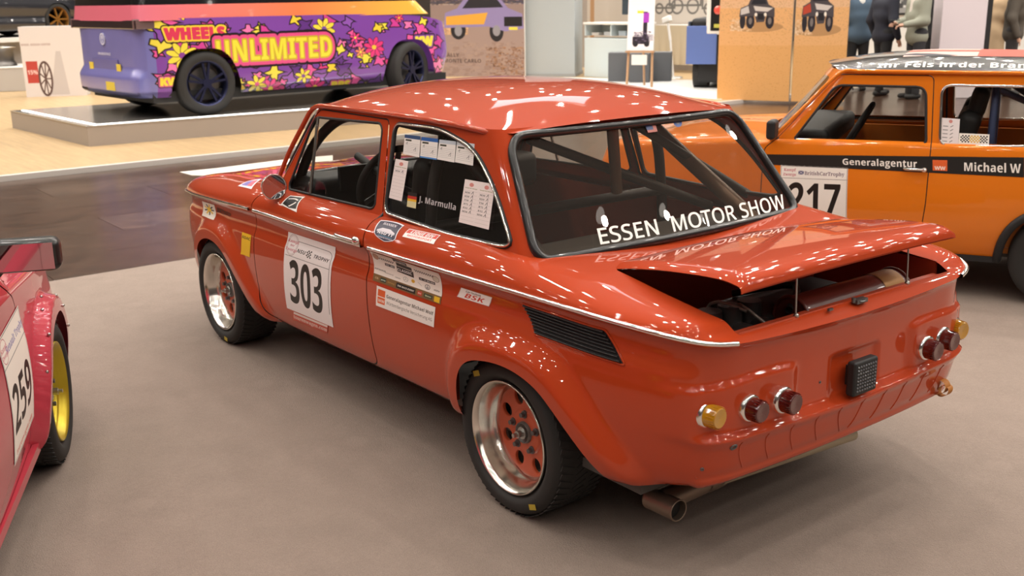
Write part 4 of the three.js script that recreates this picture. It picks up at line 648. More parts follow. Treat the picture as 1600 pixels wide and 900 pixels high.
// ------------------------------------------------------------------ the orange compact car beyond (front -x in its own axes)
const inLocal = (grp, px, py) => { grp.updateMatrixWorld(true); const inv = grp.matrixWorld.clone().invert(), o = CAM.clone().applyMatrix4(inv), d = pixRay(px, py).transformDirection(inv); return [o, d]; };
const hitLocal = (grp, skin, px, py) => { const [o, d] = inLocal(grp, px, py), h = skin.hit(o, d); return h ? h.p.clone() : null; };
const orange = thing('compact_car', 'orange compact race car number 217 with black roof and black side stripe', 'car', null, [-0.905, 0, -3.11], 27.6 * Math.PI / 180);
M.orange = PH(lin(0.78, 0.20, 0.010), { roughness: 0.5, specularIntensity: 0.15, clearcoat: 1, clearcoatRoughness: 0.05 });
{
  const C = {
    N: 300, M: 36, D: 34,
    belt: [[-1.90, 0.69, 0], [-1.89, 0.69, 0.25], [-1.85, 0.695, 0.45], [-1.74, 0.71, 0.575], [-1.4, 0.735, 0.635], [-0.9, 0.772, 0.662], [0, 0.785, 0.668], [0.6, 0.785, 0.66], [0.93, 0.78, 0.62], [1.07, 0.775, 0.52], [1.11, 0.775, 0.3], [1.12, 0.775, 0]],
    side: table([[0, 0], [0.03, -0.004], [0.12, -0.012], [0.35, -0.03], [0.55, -0.036], [0.75, -0.03], [0.9, -0.012], [1, 0.01]]), rear: table([[0, 0], [0.5, -0.03], [1, 0]]), front: table([[0, 0], [0.3, -0.04], [1, -0.02]]),
    bottom: () => 0.235, ws: table([[-1.9, 0.1], [-1.5, 0.25], [-0.9, 0.16], [-0.75, 0.05], [1.1, 0.05]]), rise: table([[-1.9, 0.04], [-1.5, 0.06], [-0.95, 0.05], [-0.78, 0.03], [1.1, 0.03]]), crown: table([[-1.9, 0.02], [-1.3, 0.04], [-0.8, 0.02], [-0.7, 0], [1, 0]]),
  };
  C.line = beltLine(C);
  const arch = roundPoly([[0.36, 0.1], [0.37, 0.36], [0.50, 0.50], [0.82, 0.50], [0.95, 0.36], [0.96, 0.1]], [0, 0.12, 0.14, 0.14, 0.12, 0]), archF2 = arch.map(([x, y]) => [x - 2.036, y]);
  const sa = sdPoly(arch), sb = sdPoly(archF2), tub = makeTub(C), deck = makeDeck(C);
  const H = { y0: 0.765, y1: 1.17, zs: (y) => 0.645 - 0.20 * (y - 0.79), xf: (y) => -0.815 + 0.86 * (y - 0.79), xr: (y) => 1.0 - 0.45 * (y - 0.79), rf: 0.05, rc: 0.08, bf: 0.12, br: 0.05 };
  const house = makeHouse(H), hs = new Skin(house), bs = new Skin(tub, deck), all = new Skin(tub, deck, house);
  const toXY = (pix) => pix.map(([a, b]) => { const p = hitLocal(orange, hs, a, b); if (!p) throw new Error('compact window ' + a + ',' + b); return [p.x, p.y]; });
  const win1 = roundPoly(toXY([[1238, 221], [1306, 133], [1447, 136], [1447, 228]]), [0.03, 0.04, 0.05, 0.03]), win2 = roundPoly([...toXY([[1468, 229], [1472, 133]]), [0.80, 1.105], [0.86, 0.83]], [0.05, 0.05, 0.08, 0.06]);
  const s1 = sdPoly(win1), s2 = sdPoly(win2), ww = sdPoly(roundPoly([[-0.52, 1.13], [0.52, 1.13], [0.58, 0.84], [-0.58, 0.84]], 0.06));
  const doorX = 0.0, doorP = roundPoly([[-0.86, 0.75], [-0.86, 0.45], [-0.80, 0.262], [-0.02, 0.262], [0, 0.5], [0, 0.80], [-0.02, 1.15], [-0.50, 1.15], [-0.80, 0.80]], 0.03), sd = sdPoly(doorP), G2 = 0.0025;
  const door = (x, y, z) => (z > 0.3 ? sd(x, y) : 1);
  const under = (x, z) => Math.max(H.xf(0.80) - 0.12 * (1 - (z / 0.645) ** 2) + 0.012 - x, x - 1.0, z - 0.632);
  const shell = merge2([clip(tub, (x, y, z) => Math.min(sa(x, y), sb(x, y), door(x, y, z) - G2)), clip(deck, (x, y, z) => Math.min(under(x, z), door(x, y, z) - G2)), clip(house, (x, y, z, nx, ny, nz) => Math.min(nz > 0.35 ? Math.min(s2(x, y), sd(x, y) - G2) : 1, nx < -0.3 ? ww(z, y) : 1, nx > 0.4 ? ww(z, y) : 1))]);
  part('body_shell', both(shell), M.orange, orange);
  const dg = merge2([clip(tub, (x, y, z) => -(door(x, y, z) + G2)), clip(deck, (x, y, z) => Math.min(-(door(x, y, z) + G2), under(x, z))), clip(house, (x, y, z, nx, ny, nz) => (nz > 0.35 ? Math.min(-(sd(x, y) + G2), s1(x, y)) : -1))]);
  const side = (x, y, lift, sk = all) => { const h = sk.hit(V(x, y, 1.6), V(0, 0, -1)); return h ? h.p.clone().addScaledVector(h.n, lift) : V(x, y, 0.66); };
  for (const s of [1, -1]) {
    const f = (g) => (s > 0 ? g : mirrorZ(g)), fl = (p) => (s > 0 ? p : flipV(p));
    const d = new THREE.Group(); d.name = 'door'; orange.add(d);
    part('door_skin', f(dg), M.orange, d);
    part('door_glass', f(clip(shift(house, -0.006), (x, y, z, nx, ny, nz) => (nz > 0.35 ? -s1(x, y) : -1))), M.glass, d);
    part('window_rubber', tubeOf(fl(resample(win1, 0.03).map(([x, y]) => side(x, y, -0.001, hs))), 0.007, true), M.rubber, d);
    part('door_rubber', tubeOf(fl(resample(doorP, 0.04).map(([x, y]) => side(x, y, -0.008))), 0.006, true), M.rubber, orange);
    part('rear_side_glass', f(clip(shift(house, -0.006), (x, y, z, nx, ny, nz) => (nz > 0.35 ? -s2(x, y) : -1))), M.glass, orange);
    part('rear_side_window_trim', tubeOf(fl(resample(win2, 0.03).map(([x, y]) => side(x, y, 0.004, hs))), 0.008, true), M.chrome, orange);
    const sill = win1.reduce((a, p) => Math.min(a, p[1]), 9); part('waist_trim', tubeOf(fl([-0.74, -0.5, -0.25, -0.04].map((x) => side(x, sill - 0.012, 0.004, hs))), 0.006), M.chrome, d);
    const gut = []; for (let k = 0; k <= 24; k++) { const t = k / 24; gut.push(t < 0.25 ? V(lerp(-0.83, -0.50, t * 4), lerp(0.79, 1.158, t * 4), H.zs(lerp(0.79, 1.158, t * 4)) + 0.008) : V(lerp(-0.47, 0.86, (t - 0.25) / 0.75), 1.168, H.zs(1.168) + 0.010)); }
    part('drip_rail', tubeOf(fl(gut), 0.010, false, 80), M.orange, orange);
    const mb = side(-0.80, 0.815, 0.02); const mm = new THREE.Group(); mm.name = 'door_mirror'; orange.add(mm);
    part('mirror_shell', rbox(0.05, 0.105, 0.12, 0.02, mb.x - 0.0, 0.86, s * (mb.z + 0.075)), M.black, mm); part('mirror_stem', bar(V(mb.x, 0.80, s * (mb.z - 0.03)), V(mb.x, 0.845, s * (mb.z + 0.05)), 0.012), M.black, mm);
    const hA = side(-0.12, 0.675, 0.02), hB = side(-0.02, 0.675, 0.022); hA.z *= s; hB.z *= s;
    part('door_handle', [tubeOf([hA.clone().add(V(0, 0, -0.02 * s)), hA, hA.clone().lerp(hB, 0.6), hB], 0.007), new THREE.SphereGeometry(0.014, 14, 10).translate(hB.x, hB.y, hB.z)], M.chrome, orange);
    for (const [ax, ar] of [[0, arch], [-2.036, arch]]) { const pts = resample(ar.map(([x, y]) => [x + ax, y]), 0.04).filter(([, y]) => y > 0.19).map(([x, y]) => side(x, y, 0.012, bs)); const i0 = pts.findIndex((p, i) => p.distanceTo(pts[(i + 1) % pts.length]) > 0.2); const ord = [...pts.slice(i0 + 1), ...pts.slice(0, i0 + 1)]; part('wheel_arch_trim', tubeOf(fl(ord), 0.022, false, 60), M.black, orange); }
    part('sill_flange', box(1.2, 0.03, 0.03, -0.22, 0.222, s * 0.655), M.black, orange);
  }
  part('windscreen_glass', both(clip(shift(house, -0.004), (x, y, z, nx) => (nx < -0.3 ? -ww(z, y) : -1))), M.glass, orange);
  part('rear_window_glass', both(clip(shift(house, -0.004), (x, y, z, nx) => (nx > 0.4 ? -ww(z, y) : -1))), M.glass, orange);
  const roof = makeRoof({ zm: table([[0, 0.46], [0.05, 0.535], [0.15, 0.572], [0.5, 0.580], [0.9, 0.57], [1, 0.50]]), xf: (s) => -0.52 - 0.11 * (1 - s * s), xr: (s) => 0.88 + 0.04 * (1 - s * s), ye: () => 1.168, yc: table([[0, 1.19], [0.15, 1.225], [0.4, 1.245], [0.7, 1.242], [1, 1.19]]), p: 5 });
  part('roof_panel', both(roof), PH(lin(0.012, 0.012, 0.013), { roughness: 0.3, clearcoat: 1, clearcoatRoughness: 0.04 }), orange, 'glossy black roof');
  const rs = new Skin(roof, mirrorZ(roof));
  const onRoof = (name, label, q, w, h, draw, o) => drape(rs, q, V(0, -1, 0), print(w, h, draw, o), name, orange, label, 24, 6, 0.0016);
  onRoof('roof_lettering', 'white lettering along the roof edge', [V(-0.33, 1.3, 0.47), V(0.62, 1.3, 0.47), V(0.62, 1.3, 0.555), V(-0.33, 1.3, 0.555)], 1600, 170, (x, w, h) => { x.clearRect(0, 0, w, h); text(x, 'Ihr Fels in der Brandung', 800, 88, 150, '#f4ece6', { sx: 0.88 }); }, trim);
  onRoof('roof_flag', 'red and white bars painted on the roof', [V(-0.2, 1.3, -0.45), V(0.8, 1.3, -0.45), V(0.8, 1.3, 0.36), V(-0.2, 1.3, 0.36)], 512, 512, (x, w, h) => { x.fillStyle = '#e8b9ae'; x.fillRect(0, 0, w, h); x.fillStyle = '#c2452f'; x.fillRect(0, 190, w, 130); x.fillRect(190, 0, 130, h); x.strokeStyle = '#262430'; x.lineWidth = 70; for (const [a, b, c, d] of [[0, 90, 120, 0], [392, 0, 512, 90], [0, 420, 120, 512], [392, 512, 512, 420]]) { x.beginPath(); x.moveTo(a, b); x.lineTo(c, d); x.stroke(); } }, {});
  // stripe and stickers on the flank
  const pq = (q) => q.map(([a, b]) => hitLocal(orange, all, a, b) ?? (() => { const [o, d] = inLocal(orange, a, b); return new THREE.Ray(o, d).intersectPlane(new THREE.Plane(V(0, 0, 1), -0.68), V(0, 0, 0)); })());
  const dec = (name, label, q, w, h, draw, o, nu = 14, nv = 6, lift = 0.0016) => drape(bs, pq(q), V(0, 0, -1), print(w, h, draw, o), name, orange, label, nu, nv, lift);
  dec('side_stripe', 'black side stripe with white agency lettering', [[1196, 241], [1600, 246], [1600, 277], [1197, 257]], 2000, 150, (x, w, h) => { x.fillStyle = '#15120f'; x.fillRect(0, 0, w, h); text(x, 'Generalagentur', 925, 74, 96, '#f5efe8', { sx: 0.80 }); x.fillStyle = '#e2632b'; x.fillRect(1335, 32, 110, 96); text(x, 'WW', 1390, 104, 44, '#f8ece4'); text(x, 'Michael W', 1770, 86, 98, '#f5efe8', { sx: 0.85 }); }, {}, 40, 4);
  dec('number_plate_sticker', 'white start number sticker reading 217', [[1220, 258], [1325, 262], [1323, 343], [1218, 339]], 640, 500, (x, w, h) => { x.fillStyle = '#f4efe8'; x.fillRect(0, 0, w, h); x.strokeStyle = '#9a918a'; x.lineWidth = 5; x.strokeRect(6, 6, w - 12, h - 12); x.beginPath(); x.moveTo(0, 118); x.lineTo(w, 118); x.stroke(); text(x, 'Kampf', 90, 40, 34, '#c05868', { font: 'serif' }); text(x, 'Zwerge', 90, 84, 34, '#c05868', { font: 'serif' }); x.fillStyle = '#34406e'; x.fillRect(175, 46, 50, 34); x.strokeStyle = '#d9d0d4'; x.lineWidth = 5; x.beginPath(); x.moveTo(175, 46); x.lineTo(225, 80); x.moveTo(225, 46); x.lineTo(175, 80); x.stroke(); text(x, 'BritishCarTrophy', 420, 66, 48, '#5a3c56', { font: 'serif', sx: 0.88 }); text(x, '217', 330, 315, 420, '#14110e', { sx: 0.74 }); }, {});
  const gd = (name, label, q, w, h, draw) => drape(hs, q.map(([a, b]) => hitLocal(orange, hs, a, b)), V(0, 0, -1), print(w, h, draw), name, orange, label, 3, 3, 0.002);
  gd('scrutineering_card', 'white check card in the rear side window', [[1472, 184], [1500, 186], [1497, 229], [1469, 227]], 140, 220, (x, w, h) => { x.fillStyle = '#ece4e4'; x.fillRect(0, 0, w, h); x.fillStyle = '#d08880'; x.beginPath(); x.arc(70, 24, 14, 0, 7); x.fill(); x.strokeStyle = '#333'; x.lineWidth = 4; for (let k = 0; k < 5; k++) { x.beginPath(); x.moveTo(70, 70 + k * 30); x.lineTo(92, 56 + k * 30); x.stroke(); x.fillStyle = '#777'; x.fillRect(12, 62 + k * 30, 40, 6); } });
  gd('chequered_sticker', 'white sticker with chequered flags', [[1499, 208], [1546, 210], [1545, 231], [1497, 229]], 240, 110, (x, w, h) => { x.fillStyle = '#f2eee6'; x.fillRect(0, 0, w, h); for (let a = 0; a < 18; a++) for (let b = 0; b < 5; b++) if ((a + b) % 2) { x.fillStyle = a > 5 && a < 13 ? '#e2b21c' : '#2a2620'; x.fillRect(12 + a * 12, 14 + b * 12, 12, 12); } });
  // cabin and wheels
  part('cabin_lining', [box(1.5, 0.48, 0.02, 0.0, 0.52, 0.60), box(1.5, 0.48, 0.02, 0.0, 0.52, -0.60), box(0.02, 0.5, 1.2, -0.80, 0.5, 0), box(1.8, 0.03, 1.2, 0.1, 0.26, 0)], M.orangeMatt, orange);
  part('dashboard', rbox(0.25, 0.12, 1.1, 0.04, -0.66, 0.79, 0), M.black, orange);
  for (const z of [0.30, -0.30]) part('bucket_seat', [rbox(0.12, 0.62, 0.42, 0.05, 0.10, 0.66, z, 0, 0, -0.25), rbox(0.42, 0.12, 0.42, 0.05, -0.12, 0.38, z), rbox(0.09, 0.16, 0.24, 0.04, 0.2, 1.0, z, 0, 0, -0.2)], M.black, orange);
  part('steering_wheel', new THREE.TorusGeometry(0.16, 0.014, 10, 36).rotateY(Math.PI / 2).rotateZ(-0.5).translate(-0.42, 0.83, 0.30), M.black, orange);
  part('roll_cage', [tubeOf([V(0.28, 0.3, 0.54), V(0.28, 0.9, 0.53), V(0.28, 1.12, 0.42), V(0.28, 1.13, -0.42), V(0.28, 0.9, -0.53), V(0.28, 0.3, -0.54)], 0.02, false, 60), bar(V(0.28, 1.08, 0.44), V(0.9, 0.75, -0.3), 0.018), bar(V(0.28, 1.08, -0.44), V(0.9, 0.75, 0.3), 0.018)], S(lin(0.05, 0.07, 0.16), 0.4, 0.3), orange, 'dark blue roll cage');
  part('seat_cover', rbox(0.10, 0.40, 0.5, 0.04, 0.75, 0.92, 0.1), S(lin(0.55, 0.42, 0.04), 0.7), orange, 'yellow padding in the rear');
  const look = { rim: 0.15, tyre: M.tyre, rimMat: S(lin(0.05, 0.05, 0.05), 0.4, 0.5), discMat: M.black, dark: M.iron, steel: M.steel, steelDark: M.steelDark, holes: 8, holeR: 0.018, holeAt: 0.1, depth: 0.05, nuts: 4 };
  for (const x of [0.66, -1.376]) for (const s of [1, -1]) wheel(orange, [x, 0.245, s * 0.60], s, 0.245, 0.17, look);
  for (const x of [0.66, -1.376]) for (const s of [1, -1]) part('wheel_well', new THREE.CylinderGeometry(0.31, 0.31, 0.3, 30, 1, true, Math.PI / 2, Math.PI).rotateX(Math.PI / 2).translate(x, 0.26, s * 0.46), M.under, orange);
  part('floor_pan', box(2.6, 0.03, 1.1, -0.4, 0.23, 0), M.under, orange);
}
// ------------------------------------------------------------------ the pink car at the edge of the carpet (its right flank shows)
const pink = thing('hatchback_car', 'pink race car number 259 with black door mirror and yellow wheels', 'car', null, [-1.622, 0, 2.329], -23.2 * Math.PI / 180);
M.pink = PH(lin(0.50, 0.050, 0.075), { roughness: 0.5, specularIntensity: 0.15, clearcoat: 1, clearcoatRoughness: 0.05 });
{
  const C = {
    N: 300, M: 40, D: 34,
    belt: [[-0.72, 0.60, 0], [-0.71, 0.60, 0.3], [-0.67, 0.605, 0.5], [-0.56, 0.62, 0.60], [-0.2, 0.66, 0.65], [0.4, 0.72, 0.675], [1.0, 0.76, 0.69], [2.0, 0.77, 0.685], [2.5, 0.75, 0.62], [2.62, 0.74, 0.45], [2.65, 0.74, 0.2], [2.65, 0.74, 0]],
    side: table([[0, 0], [0.1, 0.0], [0.3, -0.012], [0.5, -0.016], [0.75, -0.006], [0.95, 0.012], [1, 0.03]]), rear: table([[0, 0], [0.5, -0.02], [1, 0.02]]), front: table([[0, 0], [0.4, -0.04], [1, 0.02]]),
    bottom: () => 0.185, ws: table([[-0.7, 0.1], [0, 0.2], [0.5, 0.15], [0.8, 0.06], [2.6, 0.06]]), rise: table([[-0.7, 0.05], [0, 0.07], [0.5, 0.06], [0.8, 0.04], [2.6, 0.04]]), crown: () => 0.03,
  };
  C.line = beltLine(C);
  const arch = roundPoly([[-0.36, 0.05], [-0.34, 0.34], [-0.2, 0.52], [0.14, 0.52], [0.29, 0.34], [0.31, 0.05]], [0, 0.14, 0.16, 0.16, 0.14, 0]), sa = sdPoly(arch), arch2 = sdPoly(arch.map(([x, y]) => [x + 1.95, y]));
  C.disp = (x, y, z, nx, nz) => (nz > 0.5 ? 0.045 * smooth(0.075, 0.055, sa(x, y)) * smooth(0.62, 0.58, y) : 0);
  const tub = makeTub(C), deck = makeDeck(C);
  const H = { y0: 0.74, y1: 1.20, zs: (y) => 0.665 - 0.25 * (y - 0.78), xf: (y) => 0.42 + 0.9 * (y - 0.78), xr: (y) => 2.35 - 0.5 * (y - 0.78), bf: 0.1, br: 0.04 };
  const house = makeHouse(H), w1 = sdPoly(roundPoly([[0.60, 0.82], [0.86, 1.14], [1.42, 1.15], [1.42, 0.83]], 0.03)), w2 = sdPoly(roundPoly([[1.52, 0.83], [1.52, 1.15], [2.0, 1.13], [2.14, 0.84]], 0.04)), ww = sdPoly(roundPoly([[-0.5, 1.15], [0.5, 1.15], [0.58, 0.83], [-0.58, 0.83]], 0.06));
  const doorP = roundPoly([[0.40, 0.70], [0.37, 0.45], [0.46, 0.222], [1.40, 0.222], [1.47, 0.4], [1.47, 0.8], [1.46, 1.17], [0.86, 1.17], [0.57, 0.81]], 0.04), sd = sdPoly(doorP), G2 = 0.003;
  const door = (x, y, z) => (z > 0.3 ? sd(x, y) : 1), under = (x, z) => Math.max(0.36 - x, x - 2.35, z - 0.65);
  part('body_shell', both(merge2([clip(tub, (x, y, z) => Math.min(sa(x, y), arch2(x, y), door(x, y, z) - G2)), clip(deck, (x, y, z) => Math.min(under(x, z), door(x, y, z) - G2)), clip(house, (x, y, z, nx, ny, nz) => Math.min(nz > 0.35 ? Math.min(w2(x, y), sd(x, y) - G2) : 1, Math.abs(nx) > 0.4 ? ww(z, y) : 1))])), M.pink, pink);
  const dg = merge2([clip(tub, (x, y, z) => -(door(x, y, z) + G2)), clip(deck, (x, y, z) => Math.min(-(door(x, y, z) + G2), under(x, z))), clip(house, (x, y, z, nx, ny, nz) => (nz > 0.35 ? Math.min(-(sd(x, y) + G2), w1(x, y)) : -1))]);
  const all = new Skin(tub, deck, house), bs = new Skin(tub, deck), side = (x, y, lift) => { const h = all.hit(V(x, y, 1.6), V(0, 0, -1)); return h ? h.p.clone().addScaledVector(h.n, lift) : V(x, y, 0.68); };
  for (const s of [1, -1]) {
    const f = (g) => (s > 0 ? g : mirrorZ(g)), fl = (p) => (s > 0 ? p : flipV(p)), d = new THREE.Group(); d.name = 'door'; pink.add(d);
    part('door_skin', f(dg), M.pink, d); part('door_glass', f(clip(shift(house, -0.006), (x, y, z, nx, ny, nz) => (nz > 0.35 ? -w1(x, y) : -1))), M.glass, d);
    part('rear_side_glass', f(clip(shift(house, -0.006), (x, y, z, nx, ny, nz) => (nz > 0.35 ? -w2(x, y) : -1))), M.glass, pink);
    part('door_rubber', tubeOf(fl(resample(doorP, 0.04).map(([x, y]) => side(x, y, -0.009))), 0.007, true), M.rubber, pink);
    const mz = s * 0.775, mm = new THREE.Group(); mm.name = 'door_mirror'; mm.userData.label = 'black door mirror'; pink.add(mm);
    part('mirror_shell', rbox(0.07, 0.095, 0.20, 0.025, 0.69, 0.90, mz), M.blackGloss, mm); part('mirror_glass', box(0.004, 0.075, 0.17, 0.7265, 0.90, mz), S(lin(0.7, 0.72, 0.75), 0.03, 1), mm); part('mirror_stem', bar(V(0.66, 0.81, s * 0.66), V(0.68, 0.875, s * 0.72), 0.016), M.black, mm);
    // riveted arch extension
    for (const k of [0.15, 0.28, 0.4, 0.52, 0.64, 0.76, 0.88]) { const a = lerp(0.15, Math.PI - 0.15, k), p = side(-0.02 + Math.cos(a) * 0.37, 0.22 + Math.sin(a) * 0.37, 0.001); part('rivet', new THREE.SphereGeometry(0.006, 10, 6).translate(p.x, p.y, s * p.z), M.steel, pink); }
    part('sill_flange', box(1.6, 0.03, 0.02, 1.15, 0.192, s * 0.672), M.pink, pink);
    for (const x of [0, 1.95]) { wheel(pink, [x, 0.2525, s * 0.615], s, 0.2525, 0.18, { rim: 0.175, tyre: M.tyre, rimMat: S(lin(0.55, 0.42, 0.03), 0.3, 0.6), discMat: S(lin(0.62, 0.46, 0.02), 0.35, 0.4), dark: M.iron, steel: M.steel, steelDark: M.steelDark, holes: 8, holeR: 0.024, holeAt: 0.115, depth: 0.05, nuts: 4, tread: true }); part('wheel_well', new THREE.CylinderGeometry(0.33, 0.33, 0.3, 30, 1, true, Math.PI / 2, Math.PI).rotateX(Math.PI / 2).translate(x, 0.24, s * 0.46), M.under, pink); }
  }
  const gl = both(clip(shift(house, -0.004), (x, y, z, nx) => (Math.abs(nx) > 0.4 ? -ww(z, y) : -1))); part('end_glass', gl, M.glass, pink);
  part('roof_panel', both(makeRoof({ zm: table([[0, 0.46], [0.1, 0.55], [0.5, 0.57], [0.9, 0.56], [1, 0.5]]), xf: (s) => 0.78 - 0.1 * (1 - s * s), xr: (s) => 2.15 + 0.03 * (1 - s * s), ye: () => 1.20, yc: table([[0, 1.21], [0.3, 1.27], [0.6, 1.275], [1, 1.22]]), p: 3 })), M.pink, pink);
  part('floor_pan', box(2.6, 0.03, 1.16, 1.0, 0.2, 0), M.under, pink); part('cabin_lining', [box(1.4, 0.5, 0.02, 1.2, 0.5, 0.62), box(1.4, 0.5, 0.02, 1.2, 0.5, -0.62), box(0.02, 0.5, 1.2, 0.45, 0.5, 0)], M.pinkMatt, pink);
  for (const z of [0.3, -0.3]) part('bucket_seat', [rbox(0.12, 0.62, 0.42, 0.05, 1.42, 0.66, z, 0, 0, -0.25), rbox(0.42, 0.12, 0.42, 0.05, 1.2, 0.38, z)], M.black, pink);
  const right = new Skin(mirrorZ(tub), mirrorZ(deck));
  const q = [[0, 512], [41, 476], [62, 640], [40, 702]].map(([a, b]) => { const [o, d] = inLocal(pink, a, b); return new THREE.Ray(o, d).intersectPlane(new THREE.Plane(V(0, 0, 1), 0.70), V(0, 0, 0)); });
  const X0 = Math.max(q[0].x, q[3].x), q2 = [V(q[1].x + 0.40, q[1].y, -0.7), V(q[1].x, q[1].y, -0.7), V(q[2].x, q[2].y - 0.02, -0.7), V(q[2].x + 0.40, q[2].y - 0.02, -0.7)].map((p) => p);
  drape(right, [q2[0], q2[1], q2[2], q2[3]], V(0, 0, 1), print(512, 640, (x, w, h) => { x.fillStyle = '#efe6dc'; x.fillRect(0, 0, w, h); x.strokeStyle = '#777'; x.lineWidth = 5; x.strokeRect(8, 8, w - 16, h - 16); x.beginPath(); x.moveTo(0, 150); x.lineTo(w, 150); x.stroke(); text(x, 'Renault Trophy', 310, 90, 52, '#5a5aa0', { font: 'serif' }); x.strokeStyle = '#c07a80'; x.lineWidth = 5; x.beginPath(); x.arc(74, 78, 60, 0, 7); x.stroke(); text(x, 'Kampf', 74, 64, 32, '#c05868', { font: 'serif' }); text(x, 'Zwerge', 74, 98, 28, '#c05868', { font: 'serif' }); text(x, '259', 256, 390, 330, '#191512', { sx: 0.82 }); text(x, 'tourenwagen.com', 256, 598, 44, '#c0503c', { font: 'serif' }); }), 'number_plate_sticker', pink, 'white start number sticker reading 259', 10, 10, 0.002);
}
// ------------------------------------------------------------------ the stands across the aisle
const groundAt = (px, py, y = 0.045) => pixAt(px, py, 'y', y);
const depthOf = (p) => p.clone().sub(CAM).dot(camD);
const atDepth = (px, py, d) => { const r = pixRay(px, py); return CAM.clone().addScaledVector(r, d / r.dot(camD)); };
const horizonY = (px) => -4 - 0.0156 * (px - 800);
const heightAt = (px, py, d) => atDepth(px, py, d).y;
// --- low display platform with a light line, and the van on it
const plat = thing('display_platform', 'low grey display platform with a glowing light line under the van', 'platform');
{
  const P = [[-9.82, -0.95], [-12.45, -0.78], [-12.2, -6.9], [-9.38, -6.9]], sh = (k) => new THREE.Shape(P.map(([x, z], i) => { const c = [-10.9, -3.9]; return new THREE.Vector2(c[0] + (x - c[0]) * (1 - k / 1.2), -(c[1] + (z - c[1]) * (1 - k / 3.0))); }));
  const ex = (s, h) => new THREE.ExtrudeGeometry(s, { depth: h, bevelEnabled: false }).rotateX(-Math.PI / 2);
  part('platform_side', ex(sh(0), 0.262).translate(0, 0, 0), S(lin(0.36, 0.31, 0.27), 0.6), plat);
  part('platform_top', ex(sh(0.004), 0.008).translate(0, 0.262, 0), S(lin(0.16, 0.15, 0.14), 0.12), plat);
  const L = P.map(([x, z]) => { const c = [-10.9, -3.9]; return V(c[0] + (x - c[0]) * 0.93, 0.2735, c[1] + (z - c[1]) * 0.96); });
  const glow = S(0xffffff, 0.5, 0, { emissive: lin(1, 0.97, 0.92), emissiveIntensity: 4.0 });
  for (const [a, b] of [[0, 1], [0, 3]]) {
    const A = L[a], B = L[b], len = A.distanceTo(B), g = new THREE.BoxGeometry(len, 0.006, 0.035).rotateY(-Math.atan2(B.z - A.z, B.x - A.x)).translate((A.x + B.x) / 2, A.y, (A.z + B.z) / 2);
    part('light_strip', g, glow, plat, 'glowing white light line');
    const ra = new THREE.RectAreaLight(lin(1, 0.97, 0.92), 3.0, 0.035, len); ra.position.set((A.x + B.x) / 2, A.y + 0.006, (A.z + B.z) / 2); ra.rotation.set(Math.PI / 2, 0, -Math.atan2(B.z - A.z, B.x - A.x) + Math.PI / 2, 'YXZ'); ra.rotation.set(Math.PI / 2, 0, 0); ra.rotation.order = 'YXZ'; ra.rotation.y = -Math.atan2(B.z - A.z, B.x - A.x) - Math.PI / 2; ra.castShadow = true; ra.name = 'light_strip_glow'; scene.add(ra);
  }
  const pts = [[P[0], P[1]], [P[0], P[3]]]; for (const [a, b] of pts) part('platform_edge', new THREE.BoxGeometry(Math.hypot(b[0] - a[0], b[1] - a[1]), 0.012, 0.012).rotateY(-Math.atan2(b[1] - a[1], b[0] - a[0])).translate((a[0] + b[0]) / 2, 0.266, (a[1] + b[1]) / 2), M.alu, plat);
}
const van = thing('graffiti_van', 'van wrapped in purple, pink and yellow graffiti on the display platform', 'van', null, [-10.93, 0.27, -2.37], -86.2 * Math.PI / 180);
